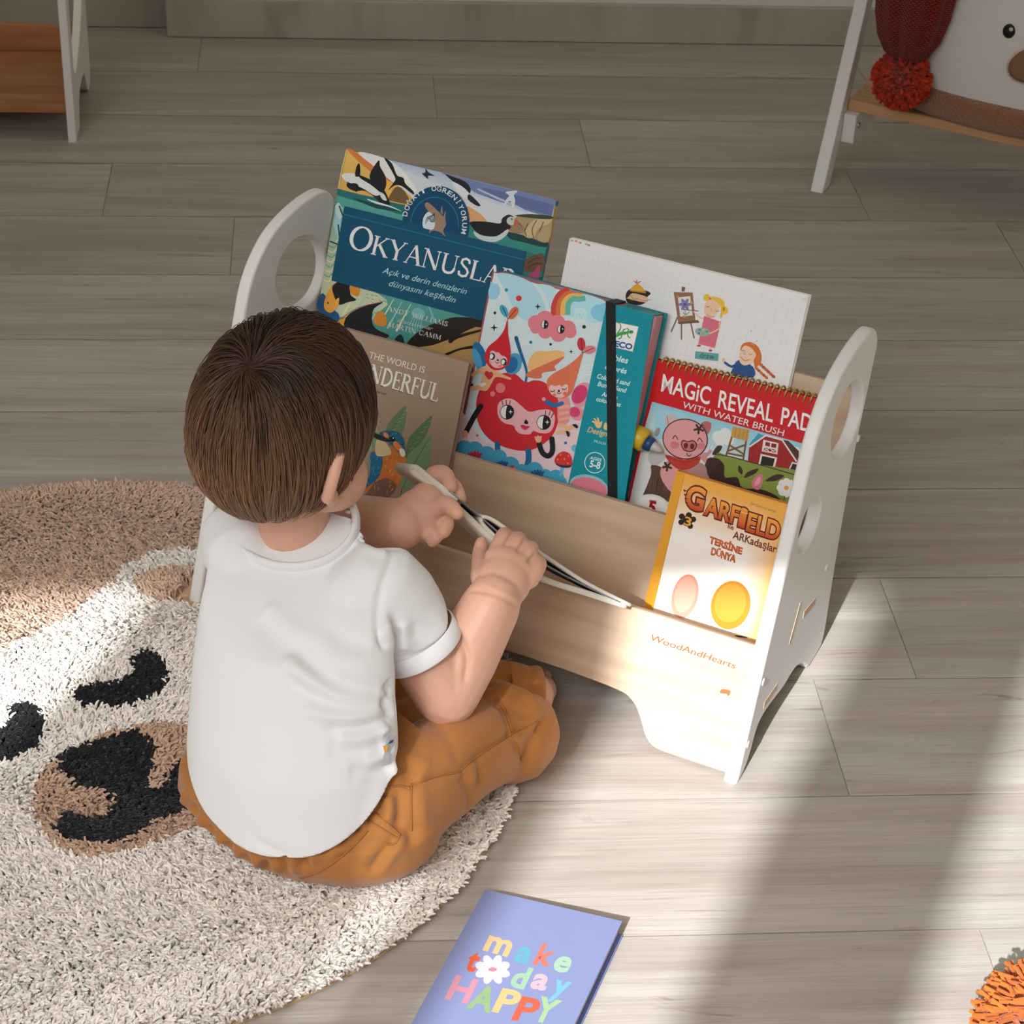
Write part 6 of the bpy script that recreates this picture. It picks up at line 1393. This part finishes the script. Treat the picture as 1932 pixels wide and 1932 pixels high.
# ribbed collar, sleeve cuffs
def band(name, ctr, ax, ay, a_, b_, r1, r2, m, parent, seg=56, wav=0):
    V, F = [], []; n = seg
    for k in range(n):
        t = 2 * PI * k / n; d = ax * math.cos(t) + ay * math.sin(t); nrm_ = ax.cross(ay).normalized(); p = ctr + ax * (a_ * math.cos(t)) + ay * (b_ * math.sin(t))
        for j in range(8):
            u = 2 * PI * j / 8; V.append(p + d * (r1 * math.cos(u)) + nrm_ * (r2 * math.sin(u)) - Vector((C0.x, C0.y, 0)))
    for k in range(n):
        for j in range(8): F.append((k * 8 + j, ((k + 1) % n) * 8 + j, ((k + 1) % n) * 8 + (j + 1) % 8, k * 8 + (j + 1) % 8))
    return mesh(name, V, F, m, parent, True)
cn = (NB - TP[5]).normalized()
# collar
ctl = .40; cf = Dv * math.cos(ctl) + Vector((0, 0, 1)) * math.sin(ctl)
cc_ = CC
col_ = band('collar', cc_, Wv, cf, .0655, .0535, .0040, .0090, M_shirt, tshirt)
col_['label'] = 'ribbed neckband'
for SH, EL in ((SHR, ELR), (SHL, ELL_ + Dv * .03)):
    ax = (EL - SH).normalized(); x1 = ax.cross(Vector((0, 0, 1))).normalized(); y1 = x1.cross(ax); V, F = [], []; nseg = 48
    prof = [(.455, .0425), (.462, .0440), (.585, .0446), (.594, .0440), (.594, .0405), (.56, .0400)]
    for t, r in prof:
        for k in range(nseg): u = 2 * PI * k / nseg; V.append(SH.lerp(EL, t) + Vector((0, 0, .001)) + x1 * (r * math.cos(u)) + y1 * (r * math.sin(u)) - Vector((C0.x, C0.y, 0)))
    for j in range(len(prof) - 1):
        for k in range(nseg): F.append((j * nseg + k, j * nseg + (k + 1) % nseg, (j + 1) * nseg + (k + 1) % nseg, (j + 1) * nseg + k))
    mesh('cuff', V, F, M_shirt, tshirt, True)
# little woven side label
tagp = [Z(730, 1383, .10), Z(742, 1391, .10), Z(729, 1442, .075), Z(717, 1434, .08)]
bvs = BVHTree.FromPolygons([v.co for v in me_s.vertices], [tuple(p.vertices) for p in me_s.polygons])
off0 = Vector((C0.x, C0.y, 0))
def on_shirt(px, py, lift=.004):
    h = bvs.ray_cast(CAMP - off0, px_ray(px, py).normalized()); return (h[0] + h[1] * lift) if h[0] is not None else px_z(px, py, .1) - off0
tl = [on_shirt(727, 1380), on_shirt(740, 1392), on_shirt(730, 1438), on_shirt(716, 1440)]
vn = (px_ray(730, 1400).normalized()) * -.0012
V = tl + [p + vn for p in tl]
lab = mesh('side_label', V, [(3, 2, 1, 0), (4, 5, 6, 7), (0, 1, 5, 4), (1, 2, 6, 5), (2, 3, 7, 6), (3, 0, 4, 7)], mat('label_white', 'c9ccd4', .6), tshirt); lab['label'] = 'white woven label'
def quad_on(name, pts, col):
    V = [on_shirt(*p, lift=.0056) + vn * .6 for p in pts]; V2 = [p - vn * .3 for p in V]; n_ = len(V)
    mesh(name, V + V2, [tuple(range(n_)), tuple(range(2 * n_ - 1, n_ - 1, -1))] + [(i, n_ + i, n_ + (i + 1) % n_, (i + 1) % n_) for i in range(n_)], mat('label_ink', col, .6), lab)
quad_on('label_print', [(723, 1402), (729, 1399), (728, 1408), (722, 1409)], '2f9fb8'); quad_on('label_print', [(722, 1410), (728, 1409), (726, 1420), (721, 1421)], 'd9952f'); quad_on('label_print', [(729, 1400), (736, 1397), (734, 1405), (728, 1407)], '3a3f48')
# trousers details: pocket edge, seams
def seam(pts, parent, me, m, lift=.0004, rad=.0010, name='seam'):
    bv = BVHTree.FromPolygons([v.co for v in me.vertices], [tuple(p.vertices) for p in me.polygons]); P = []
    for p in catmull(pts, 8, False):
        h = bv.ray_cast(CAMP - off0, px_ray(*p).normalized())
        if h[0] is not None: P.append(h[0] + h[1] * lift)
    if len(P) > 2:
        keep = [P[0]]
        for p in P[1:]:
            if (p - keep[-1]).length < .03: keep.append(p)
        return tube(name, keep, rad, m, parent, 6)
M_stitch = mat('stitching', (.40, .17, .055), .85, .1)
def qq(L): return [q(*p) for p in L]
for L in ([(1150, 778), (1250, 742), (1300, 728), (1390, 712)], [(1390, 704), (1460, 645), (1540, 590), (1620, 538), (1700, 495), (1765, 462)], [(1556, 360), (1596, 430), (1622, 500), (1632, 540)], [(1572, 355), (1612, 430), (1640, 520)], [(1632, 540), (1668, 600), (1684, 660)], [(880, 905), (960, 960), (1040, 1010), (1085, 1035)], [(920, 880), (1000, 935), (1094, 1018)], [(1094, 1018), (1070, 1060), (1030, 1062)],
          [(935, 995), (880, 1060), (800, 1130), (700, 1195), (610, 1225)], [(1150, 770), (1148, 880), (1150, 1000)], [(1030, 790), (1090, 780), (1142, 792)]):
    seam(qq(L), trousers, me_p, M_stitch)
# gathered ankle cuff with its elastic
ad = (ANL - KNL).normalized(); x1 = ad.cross(Vector((0, 0, 1))).normalized(); y1 = x1.cross(ad)
V, F = [], []; nseg = 64
for j, (d, r) in enumerate(((-.026, .036), (-.018, .0355), (-.008, .0315), (.000, .0305), (.008, .0318), (.011, .0295), (.008, .026))):
    for k in range(nseg):
        t = 2 * PI * k / nseg; rr = r * (1 + (.035 * math.cos(16 * t) if 1 < j < 5 else .01 * math.cos(16 * t))); V.append(ANL + ad * d + x1 * (rr * math.cos(t)) + y1 * (rr * math.sin(t)) - off0)
for j in range(6):
    for k in range(nseg): F.append((j * nseg + k, j * nseg + (k + 1) % nseg, (j + 1) * nseg + (k + 1) % nseg, (j + 1) * nseg + k))
mesh('ankle_cuff', V, F, M_pants, trousers, True)

# ---------------------------------------------------------------- hair
HS = (.0725, .086, .0925)                                  # scalp shell semi-axes (right, forward, up)
def hshell(th, ph, off=0.0):
    """unit direction from polar angle th (0 = top) and azimuth ph (0 = back, +90 = right)"""
    d = np.array([math.sin(th) * math.sin(ph), -math.sin(th) * math.cos(ph), math.cos(th)]); return d
HM = np.array([list(hr), list(hf), list(hu)])               # head frame rows
HCn = np.array(list(HC)); hs = np.array(HS)
def hairline(ph):
    """lowest polar angle (deg from the crown) that still grows hair, by azimuth from the back (deg, + = right)"""
    a_ = abs((ph + 180) % 360 - 180)
    return np.interp(a_, [0, 25, 45, 62, 75, 88, 100, 115, 140, 180], [139, 137, 128, 114, 100, 99, 106, 86, 62, 58])
def world_h(U, off=0.0):
    """head-frame unit directions -> world points on the shell plus an outward offset"""
    P = U * (hs[None] + (off[:, None] if hasattr(off, '__len__') else off)); return HCn[None] + P @ HM
def hair_cap():
    V, F = [], []; n, m = 96, 40
    for j in range(m + 1):
        for k in range(n):
            ph = 360 * k / n; th = math.radians(hairline(ph) + 1) * j / m; V.append(world_h(np.array([hshell(th, math.radians(ph))]), .002)[0])
    for j in range(m):
        for k in range(n): F.append((j * n + k, (j + 1) * n + k, (j + 1) * n + (k + 1) % n, j * n + (k + 1) % n))
    return [Vector(v) - off0 for v in V], F
def hair_mat(name):
    m, nt, b = nodes(name); at = nt.nodes.new('ShaderNodeAttribute'); at.attribute_name = 'Col'
    nt.links.new(at.outputs['Color'], b.inputs['Base Color']); b.inputs['Roughness'].default_value = .38; b.inputs['Specular IOR Level'].default_value = .35
    return m
v, f = hair_cap(); hair = mesh('hair', v, f, mat('hair_base', (.028, .016, .010), .7, .1), child, True)
wh_dir = None
def head_dir(px, py):
    """head-frame direction of the shell point seen under a photo pixel"""
    o_ = (np.array(list(CAMP)) - HCn) @ HM.T / hs; d_ = np.array(list(px_ray(px, py))) @ HM.T / hs
    A = d_ @ d_; Bq = o_ @ d_; Cq = o_ @ o_ - 1; D_ = Bq * Bq - A * Cq
    if D_ < 0: return None
    return o_ + d_ * ((-Bq - math.sqrt(D_)) / A)
WH = head_dir(466, 690); WH = WH / np.linalg.norm(WH)
def hair_strands(N=20000, npt=9):
    U = RNG.normal(size=(N * 3, 3)); U /= np.linalg.norm(U, axis=1)[:, None]
    ph = np.degrees(np.arctan2(U[:, 0], -U[:, 1])); th = np.degrees(np.arccos(np.clip(U[:, 2], -1, 1))); hl = hairline(ph)
    U = U[th < hl - 3][:N]; N = len(U)
    # clumps give the streaky look
    ncl = 420; ci = RNG.integers(0, N, ncl); cen = U[ci]; near = np.argmax(U @ cen.T, 1)
    clump_tone = RNG.random(ncl); tone = clump_tone[near] * .65 + RNG.random(N) * .35
    length = (.056 + .026 * RNG.random(N)); step = length / (npt - 1); pts = []; up = np.array(list(Vector((0, 0, 1)))) @ HM.T
    jit = RNG.normal(size=(N, 3)) * .07 + RNG.normal(size=(ncl, 3))[near] * .13
    P = U.copy(); off = np.full(N, .0015); mx = .0035 + .0075 * RNG.random(N) * (.5 + clump_tone[near])
    prevd = None
    for j in range(npt):
        t = j / (npt - 1); pts.append(world_h(P, off))
        away = P - WH[None] * (P @ WH)[:, None]; away = away - WH[None] * 0; ln = np.linalg.norm(away, axis=1)[:, None]; away = away / (ln + .05)
        sw = np.cross(WH[None], P); sw /= (np.linalg.norm(sw, axis=1)[:, None] + .05)
        g = -up[None] - P * (-(P @ up))[:, None]
        d = away + .45 * sw * np.exp(-(ln / .3) ** 2) + g * np.clip(2.2 * (ln - .10), 0, 1.9) + jit
        # keep tangent to the shell and clump towards the tip
        d += (cen[near] - U) * -1.2 * t
        d -= P * (d * P).sum(1)[:, None]; d /= np.linalg.norm(d, axis=1)[:, None] + 1e-9
        sc = step / (np.linalg.norm(d * hs[None], axis=1) + 1e-9)
        P = P + d * sc[:, None]; P /= np.linalg.norm(P, axis=1)[:, None]
        off = np.minimum(off + mx * .30, mx) if j < 4 else mx * (1 - .12 * (t - .4))
    Q = np.stack(pts, 1) - np.array(list(off0))[None, None]
    low = np.clip((np.degrees(np.arccos(np.clip(Q.mean(1) @ np.array([0, 0, 0]), -1, 1))) * 0), 0, 1)
    return Q, tone, N
Q, tone, N = hair_strands()
hc = None
dk_, lt_ = np.array([.026, .012, .0075]), np.array([.30, .155, .078])
npt = Q.shape[1]; tt = np.linspace(0, 1, npt)
# root-to-tip lightening (sun-bleached tips); crown-to-nape lightening is light painted into the colour
hz = ((Q + np.array(list(off0))) - HCn) @ np.array(list(hu)); lowf = np.clip((.055 - hz) / .12, 0, 1)
mixf = np.clip(.06 + .40 * lowf + .24 * tt[None] * (.3 + lowf) + (.3 + .75 * lowf) * (tone[:, None] - .5), 0, 1)
colp = dk_[None, None] * (1 - mixf[..., None]) + lt_[None, None] * mixf[..., None]
strands = curves('strands', Q, np.array([.00030, .00034, .00036, .00036, .00034, .00032, .00028, .00022, .0001][:npt]), hair_mat('hair_strand'), hair)
ca = strands.data.attributes.new('Col', 'FLOAT_COLOR', 'POINT'); ca.data.foreach_set('color', np.concatenate([colp, np.ones(colp.shape[:2] + (1,))], 2).astype(np.float32).ravel()); strands['kind'] = 'stuff'

# ---------------------------------------------------------------- the book in the child's hands
TA, TB_ = Z(777, 885, .288), Z(1186, 1141, .150)
pg = (px_ray(960, 1000).normalized() + Vector((0, 0, -.10))).normalized()       # pages run away from the camera
xb = (TB_ - TA).normalized(); nb_ = xb.cross(pg).normalized(); pg = nb_.cross(xb).normalized()
book = empty('board_book', TA.lerp(TB_, .5)); tag(book, 'open cream soft-page book held edge-on in the hands of the child', 'book')
bo = TA.lerp(TB_, .5); cutn = px_ray(960, 1000).normalized()
def on_top(px, py): return px_plane(px, py, TA, (cutn - xb * cutn.dot(xb)).normalized())
def leaf_strip(name, pts, th, L0, m, L1=None):
    """folded soft page: a strip of the traced edge line, swept along the page direction"""
    P = [on_top(*p) for p in catmull(pts, 5, False)]; n_ = len(P); V, F = [], []
    for i, p in enumerate(P):
        t = (P[min(i + 1, n_ - 1)] - P[max(i - 1, 0)]).normalized(); s = t.cross(pg).normalized() * (th / 2); l = L0 + ((L1 or L0) - L0) * i / (n_ - 1)
        for e in (p + s - pg * 0, p + s * .6 - pg * .0012, p - s * .6 - pg * .0012, p - s, p - s + pg * l, p + s + pg * l): V.append(e - bo)
    for i in range(n_ - 1):
        for k in range(6): F.append((i * 6 + k, i * 6 + (k + 1) % 6, (i + 1) * 6 + (k + 1) % 6, (i + 1) * 6 + k))
    F += [tuple(range(5, -1, -1)), tuple((n_ - 1) * 6 + k for k in range(6))]
    return mesh(name, V, F, m, book, True)
M_page = mat('soft_page', (.74, .69, .60), .75, .2); M_pagein = mat('page_print', (.22, .23, .26), .6)
leaf_strip('near_page', [(1182, 1144), (1110, 1120), (1032, 1095), (975, 1062), (922, 1012), (850, 945), (800, 905), (783, 893), (777, 886), (781, 882), (790, 886), (812, 904), (846, 930), (862, 944)], .0062, .075, M_page, .100)
leaf_strip('far_page', [(1190, 1142), (1110, 1102), (1040, 1057), (975, 1012), (938, 986), (918, 976), (908, 978), (912, 990), (930, 1008), (960, 1038), (1000, 1066)], .0040, .070, M_page, .085)
leaf_strip('inner_page', [(1170, 1136), (1090, 1098), (1020, 1060), (960, 1020), (905, 974), (866, 942), (846, 926)], .0016, .068, M_pagein, .088)  # plain dark grey sheet between the two pages
